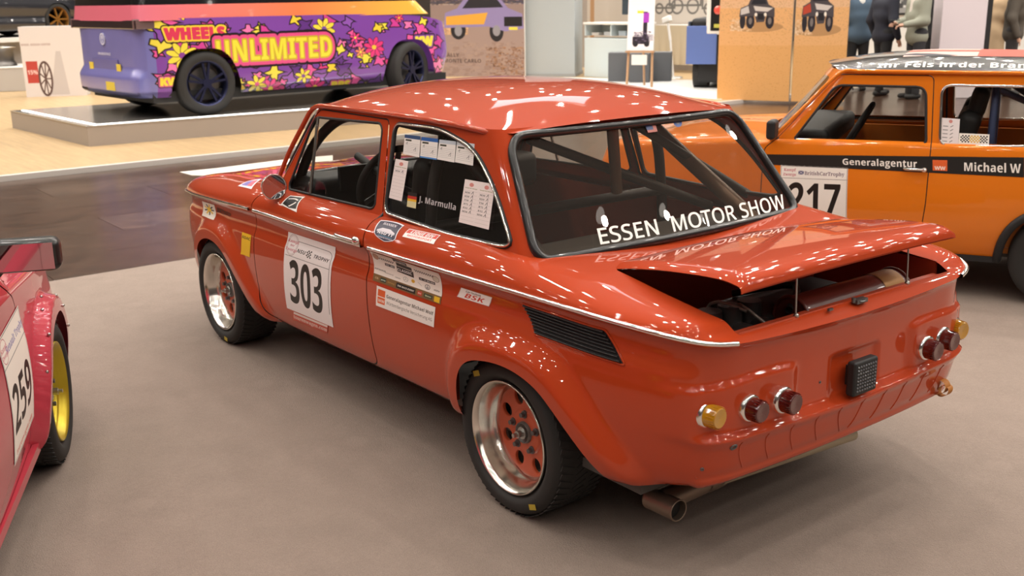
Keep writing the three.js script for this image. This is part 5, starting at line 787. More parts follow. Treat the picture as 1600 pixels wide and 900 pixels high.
{
  const C = {
    N: 260, M: 44, D: 10,
    belt: [[-3.86, 0.95, 0], [-3.84, 0.95, 0.4], [-3.76, 0.97, 0.72], [-3.55, 1.02, 0.90], [-3.2, 1.08, 0.965], [-2.4, 1.12, 0.985], [-1, 1.13, 0.99], [0.3, 1.13, 0.985], [0.62, 1.13, 0.95], [0.76, 1.13, 0.85], [0.80, 1.13, 0.6], [0.81, 1.13, 0]],
    side: table([[0, 0], [0.3, -0.012], [0.6, -0.012], [0.85, 0.01], [1, 0.05]]), rear: table([[0, 0], [0.08, 0.0], [0.12, 0.0], [0.62, 0.0], [0.68, -0.03], [0.75, -0.06], [0.95, -0.05], [1, 0.02]]), front: table([[0, 0], [0.5, -0.05], [1, 0.04]]), bottom: () => 0.24,
  };
  C.line = beltLine(C);
  const arch = (x0) => sdPoly(roundPoly([[x0 - 0.45, 0.1], [x0 - 0.44, 0.42], [x0 - 0.26, 0.78], [x0 + 0.26, 0.78], [x0 + 0.44, 0.42], [x0 + 0.45, 0.1]], [0, 0.2, 0.2, 0.2, 0.2, 0])), a0 = arch(0), a1 = arch(-2.99), tub = makeTub(C);
  const cut = clip(tub, (x, y) => Math.min(a0(x, y), a1(x, y)));
  // print on the flank: photograph pixels only lay out the drawing; it is mapped by metres along and up the flank
  const W = 2048, Hh = 512, L0 = 0.81, LEN = 4.67, toC = (px, py) => { const s = (px - 312) / (95.7 - 0.0772 * (px - 800)), d = 13.0 * (1 + 0.0772 * s), y = 1.5735 - (py - horizonY(px)) * d / FPX - 0.27; return [(L0 + s) / LEN * W, (1 - (y - 0.2) / 0.95) * Hh]; };
  const wrap = canvasTex(W, Hh, (x) => {
    x.fillStyle = '#7d44a6'; x.fillRect(0, 0, W, Hh); x.fillStyle = '#7678bd'; x.fillRect(0, 0, toC(228, 80)[0], Hh);
    let sd = 11; const R = () => { sd = (sd * 16807) % 2147483647; return sd / 2147483647; };
    const blob = (px, py, r, c, k = '#1a1016') => { const [a, b] = toC(px, py); x.fillStyle = c; x.strokeStyle = k; x.lineWidth = 7; x.beginPath(); for (let i = 0; i <= 10; i++) { const t = i / 10 * Math.PI * 2, q = r * (0.8 + 0.35 * Math.sin(i * 2.4 + px)); x.lineTo(a + Math.cos(t) * q, b + Math.sin(t) * q * 0.9); } x.closePath(); x.fill(); x.stroke(); };
    const flower = (px, py, r, c, m, n = 7) => { const [a, b] = toC(px, py); for (let i = 0; i < n; i++) { const t = i / n * Math.PI * 2 + 0.3; x.save(); x.translate(a, b); x.rotate(t); x.fillStyle = c; x.strokeStyle = '#1c0f18'; x.lineWidth = 6; x.beginPath(); x.ellipse(r * 0.6, 0, r * 0.5, r * 0.22, 0, 0, 7); x.stroke(); x.fill(); x.restore(); } x.fillStyle = m; x.beginPath(); x.arc(a, b, r * 0.24, 0, 7); x.fill(); };
    for (let i = 0; i < 170; i++) blob(232 + R() * 455, 28 + R() * 115, 22 + R() * 46, ['#e85aa6', '#d93b86', '#5f2f86', '#8e55b8', '#f0d23c', '#efe04e', '#cf3f9a', '#f07ab8'][Math.floor(R() * 8)]);
    blob(245, 50, 60, '#8b4fb4'); blob(250, 118, 54, '#c64aa0');
    for (const [px, py, r, c, m] of [[272, 82, 78, '#f2df45', '#8a3c9c'], [277, 18, 44, '#f2d944', '#d8a52c'], [506, 40, 66, '#f2de48', '#7a4fa8'], [418, 128, 62, '#e8348c', '#f2de48'], [490, 124, 62, '#e8348c', '#f2de48'], [581, 65, 66, '#e2357f', '#f0c83c'], [553, 52, 34, '#e8408c', '#f2de48'], [621, 24, 30, '#ea4a7a', '#f2c43c'], [560, 72, 34, '#f08a6a', '#f2de48'], [395, 122, 56, '#f2df45', '#d94a94'], [470, 108, 48, '#f2df45', '#7b3f9c']]) flower(px, py, r, c, m, r > 60 ? 8 : 6);
    const bubble = (s, px, py, size, fill, o1, o2, sx = 1) => { const [a, b] = toC(px, py); text(x, s, a, b, size, fill, { sx, stroke: '#160d14', lw: size * 0.52 }); text(x, s, a, b, size, fill, { sx, stroke: o1, lw: size * 0.36 }); text(x, s, a, b, size, fill, { sx, stroke: o2, lw: size * 0.12 }); };
    bubble('WHEELS', 298, 49, 92, '#d8365a', '#f0d23c', '#d8365a', 0.92); bubble('UNLIMITED', 428, 70, 185, '#f4e23e', '#e0508c', '#c9b02c', 0.70); bubble('KW', 657, 56, 92, '#f2e04a', '#7a3f9c', '#f2e04a', 1.0); bubble('BBS', 530, 120, 70, '#f4e23e', '#e858a0', '#f0d03a', 1.0); bubble('KW', 247, 122, 62, '#f4e23e', '#d04a98', '#f0d03a', 1.0);
  });
  const uvm = (g) => { const p = g.attributes.position, u = g.attributes.uv; for (let i = 0; i < p.count; i++) u.setXY(i, (L0 - p.getX(i)) / LEN, (p.getY(i) - 0.2) / 0.95); return g; };
  const flank = (x, y, z, nx) => 0.55 - nx;                // tail face keeps its plain colour
  const sideG = uvm(clip(cut, (x, y, z, nx) => flank(x, y, z, nx))), tailG = clip(cut, (x, y, z, nx) => -flank(x, y, z, nx));
  part('flank_panel', both(sideG), PH(0xffffff, { map: wrap, roughness: 0.35, clearcoat: 0.8, clearcoatRoughness: 0.08 }), van, 'flanks wrapped in purple, pink and yellow graffiti');
  const violet = PH(lin(0.18, 0.17, 0.46), { roughness: 0.32, clearcoat: 0.9 });
  part('tailgate_panel', both(tailG), violet, van, 'plain periwinkle tail');
  const H = { y0: 1.11, y1: 1.86, zs: (y) => 0.985 - 0.16 * (y - 1.13) - 0.1 * Math.max(0, y - 1.6) ** 1, xf: (y) => -3.3 + 1.1 * (y - 1.13), xr: (y) => 0.80 - 0.12 * (y - 1.13), rf: 0.15, rc: 0.12, bf: 0.25, br: 0.03 }, house = makeHouse(H);
  const band = clip(house, (x, y, z, nx) => 1.285 - y), hue = new THREE.Color(), bc = (g) => { const p = g.attributes.position, c = new Float32Array(p.count * 3); for (let i = 0; i < p.count; i++) { const t = clamp((0.8 - p.getX(i)) / 4.2); const A = [0.72, 0.16, 0.24], B = [0.85, 0.20, 0.06], D = [0.9, 0.52, 0.05]; const q = t < 0.5 ? A.map((v, k) => lerp(v, B[k], t * 2)) : B.map((v, k) => lerp(v, D[k], t * 2 - 1)); c.set(q, i * 3); } g.setAttribute('color', new THREE.BufferAttribute(c, 3)); return g; };
  const bandAll = mergeGeometries([bc(band), bc(mirrorZ(band))]);
  part('shoulder_band', bandAll, PH(0xffffff, { vertexColors: true, roughness: 0.35, clearcoat: 0.9 }), van, 'shoulder band running from pink to orange to yellow');
  part('window_band', both(clip(house, (x, y) => Math.min(y - 1.285, 1.72 - y))), PH(lin(0.01, 0.01, 0.012), { roughness: 0.05, clearcoat: 1 }), van, 'black glazing');
  part('roof_panel', [both(clip(house, (x, y) => y - 1.72)), both(makeRoof({ zm: table([[0, 0.75], [0.1, 0.83], [0.9, 0.84], [1, 0.78]]), xf: (s) => -2.55 - 0.2 * (1 - s * s), xr: (s) => 0.70 + 0.03 * (1 - s * s), ye: () => 1.86, yc: () => 1.92, p: 3 }))], PH(lin(0.72, 0.68, 0.66), { roughness: 0.35, clearcoat: 0.6 }), van);
  part('tail_light_strip', [rbox(0.03, 0.10, 1.94, 0.012, 0.805, 1.07, 0)], PH(lin(0.03, 0.015, 0.018), { roughness: 0.12, clearcoat: 1 }), van);
  for (const s of [1, -1]) part('tail_light', rbox(0.26, 0.11, 0.03, 0.012, 0.70, 1.075, s * 0.952), PH(lin(0.16, 0.10, 0.10), { roughness: 0.1, clearcoat: 1 }), van);
  const lt = part('tail_badge', new THREE.CylinderGeometry(0.075, 0.075, 0.012, 36).rotateZ(Math.PI / 2).translate(0.818, 0.90, 0), print(160, 160, (x, w, h) => { x.fillStyle = '#7678b4'; x.fillRect(0, 0, w, h); x.strokeStyle = '#e8e6ee'; x.lineWidth = 12; x.beginPath(); x.arc(80, 80, 66, 0, 7); x.stroke(); text(x, 'V', 80, 56, 62, '#e8e6ee'); text(x, 'W', 80, 104, 66, '#e8e6ee'); }), van, 'round white emblem');
  const tq = (name, y0, y1, z0, z1, w, h, draw, o) => { const g = new THREE.PlaneGeometry(Math.abs(z1 - z0), y1 - y0).rotateY(Math.PI / 2).translate(0.8165, (y0 + y1) / 2, (z0 + z1) / 2); part(name, g, print(w, h, draw, o), van); };
  tq('model_lettering', 0.70, 0.76, -0.22, 0.22, 300, 50, (x, w, h) => { x.clearRect(0, 0, w, h); text(x, 'UNLIMITED BUZZ', 150, 26, 32, '#dedcec', { sx: 1.0 }); }, trim);
  part('plate_recess', rbox(0.012, 0.22, 0.78, 0.004, 0.816, 0.56, 0), PH(lin(0.14, 0.13, 0.38), { roughness: 0.35, clearcoat: 0.8 }), van);
  for (const [y, z] of [[0.57, 0.42], [0.57, -0.42], [0.36, 0.22]]) part('yellow_sticker', rbox(0.008, 0.10, y < 0.4 ? 0.26 : 0.12, 0.002, y < 0.4 ? 0.868 : 0.826, y, -z), S(lin(0.75, 0.55, 0.05), 0.5), van);
  for (const s of [1, -1]) part('reflector', rbox(0.012, 0.12, 0.06, 0.004, 0.80, 0.36, s * 0.80, 0, s * -0.5, 0), S(lin(0.4, 0.02, 0.02), 0.25), van);
  part('underbody', [box(4.3, 0.12, 1.8, -1.5, 0.24, 0), both(clip(tub, (x, y) => Math.min(0.31 - y, Math.min(a0(x, y), a1(x, y)))))], M.black, van);
  const rimBlue = S(lin(0.03, 0.035, 0.09), 0.3, 0.7);
  for (const [x, s, st] of [[0, -1, 0], [0, 1, 0], [-2.99, -1, 0.30], [-2.99, 1, 0.30]]) {
    const w = new THREE.Group(); w.name = 'wheel'; w.position.set(x, 0.375, s * 0.875); w.rotation.y = (s > 0 ? 0 : Math.PI) + st; van.add(w);
    const tu = (g) => g.rotateX(Math.PI / 2);
    part('tyre', tu(lathe([[0.26, -0.11], [0.30, -0.125], [0.355, -0.11], [0.375, -0.07], [0.375, 0.07], [0.355, 0.11], [0.30, 0.125], [0.265, 0.108]], 56)), M.tyre, w);
    part('rim', tu(lathe([[0.25, -0.1], [0.235, 0], [0.24, 0.09], [0.262, 0.108], [0.272, 0.104]], 56)), rimBlue, w);
    for (let k = 0; k < 5; k++) for (const e of [-0.17, 0.17]) part('spoke', box(0.21, 0.026, 0.03, 0.135, 0, 0.085).rotateZ(k / 5 * Math.PI * 2 + e + 0.3), rimBlue, w);
    part('hub', tu(new THREE.CylinderGeometry(0.055, 0.06, 0.04, 24)).translate(0, 0, 0.085), rimBlue, w); part('brake_disc', tu(new THREE.CylinderGeometry(0.19, 0.19, 0.02, 36)).translate(0, 0, 0.0), M.steelDark, w); part('wheel_back', tu(new THREE.CylinderGeometry(0.25, 0.25, 0.01, 36)).translate(0, 0, -0.06), M.iron, w);
  }
}
// --- boards, counters and pictures
function board(name, label, category, pxL, pyL, pxR, pyR, y1, tex, o = {}) {      // stands on the floor where its foot shows
  const A = groundAt(pxL, pyL, o.y0 ?? 0.045), B = groundAt(pxR, pyR, o.y0 ?? 0.045), len = Math.hypot(B.x - A.x, B.z - A.z), h = y1 - (o.y0 ?? 0.045), th = o.th ?? 0.06;
  const t = thing(name, label, category, null, [(A.x + B.x) / 2, o.y0 ?? 0.045, (A.z + B.z) / 2], -Math.atan2(B.z - A.z, B.x - A.x));
  part(o.bodyName ?? 'board_core', rbox(len, h, th, 0.006, 0, h / 2, -th / 2 - 0.002), o.core ?? M.white, t);
  if (tex) { const g = new THREE.PlaneGeometry(len, h).translate(0, h / 2, 0.0005); part(o.printName ?? 'printed_face', g, tex, t); }
  t.userData.len = len; return { t, len, h, A, B };
}
const dabs = (x, n, x0, y0, w, h, cols, s0, s1, R) => { for (let i = 0; i < n; i++) { x.fillStyle = cols[Math.floor(R() * cols.length)]; x.fillRect(x0 + R() * w, y0 + R() * h, s0 + R() * s1, s0 * 0.5 + R() * s1 * 0.5); } };
const lcg = (s) => () => { s = (s * 16807) % 2147483647; return s / 2147483647; };
function rallyCar(x, cx, cy, k, c1, c2) {                   // a simple printed car
  x.save(); x.translate(cx, cy); x.scale(k, k); x.fillStyle = '#1b1a22'; x.beginPath(); x.ellipse(-58, 30, 20, 26, 0, 0, 7); x.ellipse(42, 34, 18, 28, 0, 0, 7); x.fill();
  x.fillStyle = c1; x.beginPath(); x.moveTo(-96, 24); x.lineTo(-92, -18); x.lineTo(-60, -30); x.lineTo(-34, -66); x.lineTo(44, -68); x.lineTo(72, -30); x.lineTo(108, -14); x.lineTo(112, 26); x.lineTo(64, 34); x.lineTo(20, 20); x.lineTo(-36, 22); x.closePath(); x.fill();
  x.fillStyle = '#23222c'; x.beginPath(); x.moveTo(-26, -58); x.lineTo(40, -60); x.lineTo(60, -32); x.lineTo(-46, -30); x.fill(); x.fillStyle = c2; x.beginPath(); x.moveTo(-90, -8); x.lineTo(20, -18); x.lineTo(10, 14); x.lineTo(-90, 16); x.fill(); x.fillStyle = '#16151b'; x.fillRect(62, -6, 46, 26); x.fillStyle = '#e4d24a'; x.fillRect(74, 22, 22, 8); x.fillStyle = '#8e8d95'; for (const wx of [-58, 42]) { x.beginPath(); x.ellipse(wx, 32, 10, 15, 0, 0, 7); x.fill(); } x.restore();
}
board('poster_wall', 'large printed wall picture of a rally car on a gravel road', 'poster', 676, 119, 820, 121, 2.6, print(512, 768, (x, w, h) => {
  const R = lcg(5); x.fillStyle = '#a8998f'; x.fillRect(0, 0, w, h); x.fillStyle = '#4a4550'; x.fillRect(0, 250, w, 90); dabs(x, 500, 0, 240, w, 110, ['#6a5a5a', '#3a3640', '#8a7468', '#54506a'], 4, 12, R); x.fillStyle = '#8d7a76'; x.fillRect(0, 345, w, 120);
  x.fillStyle = '#9a8680'; x.fillRect(0, 440, w, 330); dabs(x, 700, 0, 455, 200, 60, ['#caa27c', '#d8b48a', '#b48a66'], 3, 10, R); dabs(x, 900, 300, 590, 212, 178, ['#8a6650', '#6a4c3c', '#a07a5e'], 3, 12, R); dabs(x, 300, 0, 560, w, 200, ['#a08a80', '#927c74'], 6, 30, R);
  rallyCar(x, 275, 430, 2.1, '#8a7fae', '#d8a03c'); text(x, 'RALLY', 66, 640, 30, '#4a3c3c', { align: 'left' }); text(x, 'MONTE CARLO', 66, 674, 30, '#4a3c3c', { align: 'left' });
}));
{ const A = groundAt(818, 120), B = groundAt(898, 120), len = Math.hypot(B.x - A.x, B.z - A.z), t = thing('clad_column', 'pale grey square clad column between the poster wall and the counter', 'column', null, [(A.x + B.x) / 2, 0.045, (A.z + B.z) / 2], -Math.atan2(B.z - A.z, B.x - A.x)); part('column_cladding', rbox(len, 4.2, len, 0.01, 0, 2.1, -len / 2), S(lin(0.38, 0.42, 0.44), 0.7), t); part('column_plinth', box(len + 0.03, 0.06, len + 0.03, 0, 0.03, -len / 2), S(lin(0.3, 0.32, 0.33), 0.6), t); }
{ // service counter with an open shelf, and a screen on it
  const A = groundAt(900, 119), B = groundAt(990, 124), ry = -Math.atan2(B.z - A.z, B.x - A.x), len = 1.35, t = thing('service_counter', 'white service counter with an open shelf under its top', 'counter', null, [A.x + Math.cos(ry) * 0.22, 0.045, A.z - Math.sin(ry) * 0.22], ry), m = S(lin(0.58, 0.66, 0.68), 0.5);
  part('counter_base', rbox(len, 0.745, 0.5, 0.01, len / 2, 0.3725, -0.25), m, t); part('counter_top', rbox(len + 0.04, 0.04, 0.54, 0.008, len / 2, 1.02, -0.25), M.white, t); part('counter_back', box(len, 0.24, 0.02, len / 2, 0.90, -0.49), m, t); for (const k of [0.01, 0.5, 0.99]) part('shelf_divider', box(0.03, 0.22, 0.48, len * k, 0.90, -0.25), m, t);
  const o = t.localToWorld(V(0.35, 0.795, -0.2)); for (let k = 0; k < 4; k++) { const b = single('paper_stack', rbox(0.18, 0.05 + 0.02 * k, 0.15, 0.004), S(lin(0.6 - 0.1 * k, 0.58 - 0.05 * k, 0.55), 0.7), ['low white', 'pale grey', 'grey', 'tall bluish'][k] + ' stack of leaflets on the counter shelf', 'leaflets', 'leaflets in the counter'); t.updateMatrixWorld(true); b.position.copy(t.localToWorld(V(0.19 + k * 0.32 + (k > 1 ? 0.05 : 0), 0.795 + (0.05 + 0.02 * k) / 2, -0.18))); b.rotation.y = ry; }
  const c = t.localToWorld(V(0.95, 1.04, -0.2)), mon = thing('monitor', 'dark screen on a white stand upon the counter', 'screen', null, [c.x, c.y, c.z], ry - 0.3); mon.position.y = 1.085; part('screen_panel', rbox(0.42, 0.36, 0.03, 0.008, 0, 0.32, 0), S(lin(0.03, 0.045, 0.06), 0.15), mon); part('screen_neck', box(0.04, 0.16, 0.03, 0, 0.08, -0.02), M.white, mon); part('screen_foot', rbox(0.22, 0.012, 0.16, 0.004, 0, 0.006, -0.02), M.white, mon);
}
const boxMat = S(lin(0.10, 0.105, 0.115), 0.7);
[[950, 981, 128], [983, 1014, 129.5], [1017, 1048, 127.5]].forEach(([a, b, y], k) => { const A = groundAt(a, y), B = groundAt(b, y), len = Math.hypot(B.x - A.x, B.z - A.z), t = thing('plinth_box', ['dark grey plinth block beside the counter', 'dark grey plinth block behind the easel', 'dark grey plinth block beside the beige table'][k], 'plinth', 'dark plinth blocks', [(A.x + B.x) / 2, 0.045, (A.z + B.z) / 2], -Math.atan2(B.z - A.z, B.x - A.x)); part('plinth_body', rbox(len, 0.52, len, 0.008, 0, 0.26, -len / 2), boxMat, t); part('plinth_cap', box(len * 0.98, 0.006, len * 0.98, 0, 0.523, -len / 2), S(lin(0.14, 0.145, 0.155), 0.6), t); });
{ // easel with a white poster
  const A = groundAt(980, 136), B = groundAt(1018, 136.5), ry = -Math.atan2(B.z - A.z, B.x - A.x), t = thing('wooden_easel', 'wooden easel in front of the dark plinths', 'easel', null, [(A.x + B.x) / 2, 0.045, (A.z + B.z) / 2], ry), wd = S(lin(0.45, 0.27, 0.15), 0.6);
  for (const s of [-1, 1]) part('easel_leg', bar(V(s * 0.22, 0, 0.02), V(s * 0.19, 1.35, -0.12), 0.022, 8), wd, t); part('easel_leg', bar(V(0, 0, -0.38), V(0, 1.3, -0.14), 0.02, 8), wd, t); part('easel_shelf', box(0.5, 0.03, 0.06, 0, 0.60, 0.0), wd, t);
  t.updateMatrixWorld(true); const p = t.localToWorld(V(0, 0.62, -0.01)), po = thing('easel_poster', 'white poster with a purple off-road truck on the easel', 'poster', null, [p.x, p.y, p.z], ry); po.rotation.order = 'YXZ'; po.rotation.x = -0.09;
  part('poster_board', box(0.46, 0.86, 0.012, 0, 0.43, -0.006), M.white, po); part('poster_print', new THREE.PlaneGeometry(0.46, 0.86).translate(0, 0.43, 0.001), print(256, 480, (x, w, h) => { x.fillStyle = '#eeeaf0'; x.fillRect(0, 0, w, h); const R = lcg(9); x.fillStyle = '#b9b4bc'; x.fillRect(60, 330, 190, 60); x.fillStyle = '#241d2c'; x.fillRect(50, 350, 160, 70); x.fillRect(150, 120, 40, 260); x.fillStyle = '#a83cc0'; x.fillRect(150, 130, 54, 90); x.fillStyle = '#c8d234'; x.fillRect(90, 110, 60, 24); dabs(x, 60, 60, 300, 150, 110, ['#5a4a66', '#2c2430', '#8a7a92'], 6, 18, R); x.fillStyle = '#1d1a20'; for (const cx of [80, 190]) { x.beginPath(); x.arc(cx, 420, 26, 0, 7); x.fill(); } }), po);
  const sgn = t.localToWorld(V(0, 0.54, 0.04)), n = thing('info_card', 'small white card hung below the easel poster', 'card', null, [sgn.x, sgn.y - 0.16, sgn.z], ry); part('card_sheet', rbox(0.27, 0.17, 0.008, 0.003, 0, 0.085, 0), M.white, n);
}
{ // white work-lamp stand and beige table with cloth, grey back wall with drawings
  const c = groundAt(1052, 122), t = thing('arm_stand', 'white jointed stand beside the beige table', 'stand', null, [c.x, 0.045, c.z]); part('stand_pole', [bar(V(0, 0, 0), V(-0.1, 0.7, 0), 0.02), bar(V(-0.1, 0.7, 0), V(-0.16, 1.05, 0.02), 0.026)], M.white, t); part('stand_foot', new THREE.CylinderGeometry(0.16, 0.18, 0.03, 24).translate(0, 0.015, 0), M.alu, t); part('stand_head', rbox(0.2, 0.12, 0.1, 0.03, -0.18, 1.08, 0.02, 0, 0, 0.3), M.white, t);
  const A = groundAt(1020, 112), B = groundAt(1092, 115), ry = -Math.atan2(B.z - A.z, B.x - A.x), len = Math.hypot(B.x - A.x, B.z - A.z), tb = thing('clothed_table', 'table under a beige cloth by the grey wall', 'table', null, [(A.x + B.x) / 2, 0.045, (A.z + B.z) / 2], ry);
  part('table_top', rbox(len, 0.04, 0.6, 0.01, 0, 0.92, -0.3), M.white, tb); part('table_cloth', surf(60, 8, (u, v) => V(lerp(-len / 2, len / 2, u), lerp(0.94, 0.16, v), 0.012 + 0.02 * Math.sin(u * 40) * v), V(0, 0, 1)), S(lin(0.52, 0.44, 0.32), 0.9), tb); for (const s of [-1, 1]) part('table_leg', bar(V(s * len * 0.45, 0, -0.1), V(s * len * 0.45, 0.9, -0.1), 0.02), M.steelDark, tb); for (const s of [-1, 1]) part('table_leg', bar(V(s * len * 0.45, 0, -0.5), V(s * len * 0.45, 0.9, -0.5), 0.02), M.steelDark, tb);
  board('back_partition', 'pale partition wall with grey line drawings behind the counter', 'partition', 880, 104, 1140, 112, 3.2, print(1024, 700, (x, w, h) => { x.fillStyle = '#c3bab0'; x.fillRect(0, 0, w, h); x.strokeStyle = '#6a6662'; x.lineWidth = 9; for (const [a, b, r] of [[500, 390, 80], [640, 400, 60], [760, 380, 90], [930, 400, 70]]) { x.strokeRect(a - r, b - r * 0.5, r * 2, r * 0.8); x.beginPath(); x.arc(a - r * 0.5, b + r * 0.35, r * 0.35, 0, 7); x.moveTo(a + r * 0.9, b + r * 0.35); x.arc(a + r * 0.5, b + r * 0.35, r * 0.35, 0, 7); x.stroke(); } x.fillStyle = '#b08a66'; x.fillRect(180, 0, 26, h); x.fillStyle = '#a39a92'; x.fillRect(60, 0, 100, h); }));
}
{ // white floor sheet round the easel
  const q = [[880, 121], [1120, 126], [1128, 156], [905, 136]].map(([a, b]) => groundAt(a, b, 0.047)), s = new THREE.Shape(q.map((p) => new THREE.Vector2(p.x, -p.z)));
  struct('floor_sheet', new THREE.ExtrudeGeometry(s, { depth: 0.004, bevelEnabled: false }).rotateX(-Math.PI / 2).translate(0, 0.0465, 0), S(lin(0.74, 0.75, 0.74), 0.4));
  const q2 = [[281, 269], [340, 263], [450, 249], [520, 243], [520, 268], [400, 276], [300, 274]].map(([a, b]) => groundAt(a, b, 0.001)), s2 = new THREE.Shape(q2.map((p) => new THREE.Vector2(p.x, -p.z)));
  single('floor_mat', new THREE.ExtrudeGeometry(s2, { depth: 0.004, bevelEnabled: false }).rotateX(-Math.PI / 2), S(lin(0.74, 0.71, 0.65), 0.5), 'white mat with a pointed end lying on the dark aisle', 'mat');
}
{ // dark off-road vehicle tail behind the tan board
  const c = groundAt(1110, 139), t = thing('utility_vehicle', 'black vehicle tail with a white-framed red lamp behind the tan board', 'vehicle', null, [c.x - 0.1, 0.045, c.z], 0.6);
  part('vehicle_body', [rbox(1.1, 0.75, 2.2, 0.08, 0.28, 0.78, -1.0), rbox(0.9, 0.4, 2.0, 0.06, 0.3, 0.30, -1.0)], M.black, t); part('blue_flap', rbox(0.5, 0.62, 0.03, 0.01, -0.08, 0.72, 0.13), S(lin(0.10, 0.16, 0.42), 0.5), t); part('blue_side', rbox(0.03, 0.5, 0.4, 0.01, -0.30, 0.85, -0.1), S(lin(0.08, 0.1, 0.13), 0.5), t);
  part('lamp_frame', rbox(0.34, 0.66, 0.06, 0.09, 0.16, 1.22, 0.12), M.white, t); part('lamp_bezel', rbox(0.24, 0.54, 0.03, 0.07, 0.18, 1.22, 0.148), M.blackGloss, t); part('tail_light', new THREE.SphereGeometry(0.07, 20, 14).scale(1, 1, 0.4).translate(0.18, 1.28, 0.165), PH(lin(0.7, 0.08, 0.06), { roughness: 0.15, clearcoat: 1 }), t); part('number_tag', box(0.12, 0.06, 0.008, 0.18, 1.03, 0.166), S(lin(0.5, 0.48, 0.08), 0.5), t);
  for (const z of [-0.3, -1.6]) part('wheel', new THREE.CylinderGeometry(0.28, 0.28, 0.24, 30).rotateZ(Math.PI / 2).translate(-0.12, 0.28, z), M.tyre, t);
}
const buggy = (seed, cx, cy, k) => (x, w, h) => { const R = lcg(seed); const bands = [['#dcb99c', 0, 0.34], ['#e0b48a', 0.34, 0.16], ['#e2ad74', 0.5, 0.2], ['#dda667', 0.7, 0.3]]; for (const [c, a, b] of bands) { x.fillStyle = c; x.fillRect(0, a * h, w, b * h + 2); } dabs(x, 900, 0, h * 0.42, w, h * 0.2, ['#c49a6c', '#c79666', '#bd9062'], 2, 7, R); dabs(x, 900, 0, h * 0.62, w, h * 0.36, ['#d39c5c', '#cd9654', '#d5a064'], 2, 8, R); x.save(); x.translate(cx, cy); x.scale(k, k); x.fillStyle = '#b98d5e'; x.beginPath(); x.ellipse(0, 56, 150, 22, 0, 0, 7); x.fill(); dabs(x, 160, -150, 20, 120, 50, ['#d9b48a', '#cfa274', '#e4c4a0'], 3, 14, R); x.fillStyle = '#26222a'; for (const [wx, rx] of [[-78, 16], [-34, 24], [74, 24]]) { x.beginPath(); x.ellipse(wx, 30, rx, 34, 0, 0, 7); x.fill(); } x.fillStyle = '#7d7470'; for (const wx of [-34, 74]) { x.beginPath(); x.ellipse(wx, 30, 10, 15, 0, 0, 7); x.fill(); } x.fillStyle = '#4a4448'; x.beginPath(); x.moveTo(-98, 12); x.lineTo(-92, -26); x.lineTo(-50, -40); x.lineTo(-30, -78); x.lineTo(44, -80); x.lineTo(64, -42); x.lineTo(98, -26); x.lineTo(100, 14); x.lineTo(52, 6); x.lineTo(44, 34); x.lineTo(0, 36); x.lineTo(-10, 8); x.closePath(); x.fill(); x.fillStyle = '#20202a'; x.beginPath(); x.moveTo(-18, -72); x.lineTo(38, -74); x.lineTo(54, -44); x.lineTo(-34, -42); x.fill(); x.fillStyle = seed > 30 ? '#b8452f' : '#c9c2be'; x.beginPath(); x.moveTo(-90, -22); x.lineTo(-48, -36); x.lineTo(-40, -6); x.lineTo(-90, 4); x.fill(); x.fillStyle = '#cfc6c0'; x.beginPath(); x.moveTo(-20, -36); x.lineTo(90, -26); x.lineTo(60, -10); x.lineTo(-8, -14); x.fill(); x.fillStyle = '#efe6d8'; for (const lx of [-4, 48]) { x.beginPath(); x.arc(lx, 2, 8, 0, 7); x.fill(); } x.fillStyle = '#1a181e'; x.fillRect(6, -2, 34, 26); x.fillStyle = '#34303a'; x.fillRect(-20, -88, 52, 10); x.restore(); };
board('picture_board', 'tall tan picture board of a desert racer beside the vehicle lamp', 'poster', 1120, 155, 1232, 158.5, 2.7, print(512, 1024, buggy(21, 262, 545, 1.25)), { core: S(lin(0.5, 0.4, 0.3), 0.7) });
board('picture_board', 'tall tan picture board of a desert buggy beside the visitors', 'poster', 1236, 158.5, 1318, 158.5, 2.7, print(512, 1024, buggy(33, 210, 545, 1.55)), { core: S(lin(0.5, 0.4, 0.3), 0.7) });
{ const A = groundAt(1118, 159, 0.0), B = groundAt(1322, 163, 0.0), len = Math.hypot(B.x - A.x, B.z - A.z); }
{ const d = 16.0, A = atDepth(1466, 90, d), B = atDepth(1536, 90, d), ry = -Math.atan2(B.z - A.z, B.x - A.x), len = Math.hypot(B.x - A.x, B.z - A.z), t = thing('display_pillar', 'lilac white display pillar with a black edge among the visitors', 'pillar', null, [(A.x + B.x) / 2, 0, (A.z + B.z) / 2], ry); part('pillar_body', rbox(len, 3.2, 0.35, 0.01, 0, 1.6, -0.175), S(lin(0.72, 0.64, 0.68), 0.6), t); part('pillar_edge', box(0.07, 3.2, 0.36, len / 2 + 0.035, 1.6, -0.175), M.black, t); }
{ const A = atDepth(1310, 60, 24), B = atDepth(1640, 60, 22), ry = -Math.atan2(B.z - A.z, B.x - A.x), len = Math.hypot(B.x - A.x, B.z - A.z), t = thing('picture_partition', 'white partition hung with grey framed pictures behind the visitors', 'partition', null, [(A.x + B.x) / 2, 0, (A.z + B.z) / 2], ry); part('partition_panel', rbox(len, 3.4, 0.1, 0.01, 0, 1.7, -0.05), S(lin(0.62, 0.62, 0.62), 0.7), t); for (let k = 0; k < 6; k++) { const px = -len / 2 + 0.5 + k * (len - 0.8) / 5; part('picture_frame', box(0.8, 0.95, 0.03, px, 1.55, 0.015), M.black, t); part('picture_sheet', box(0.7, 0.85, 0.012, px, 1.55, 0.03), print(128, 128, (x) => { const R = lcg(40 + k); x.fillStyle = '#8e9093'; x.fillRect(0, 0, 128, 128); dabs(x, 40, 0, 40, 120, 70, ['#55585c', '#c9cbcd', '#3c3e42'], 6, 30, R); }), t); } }
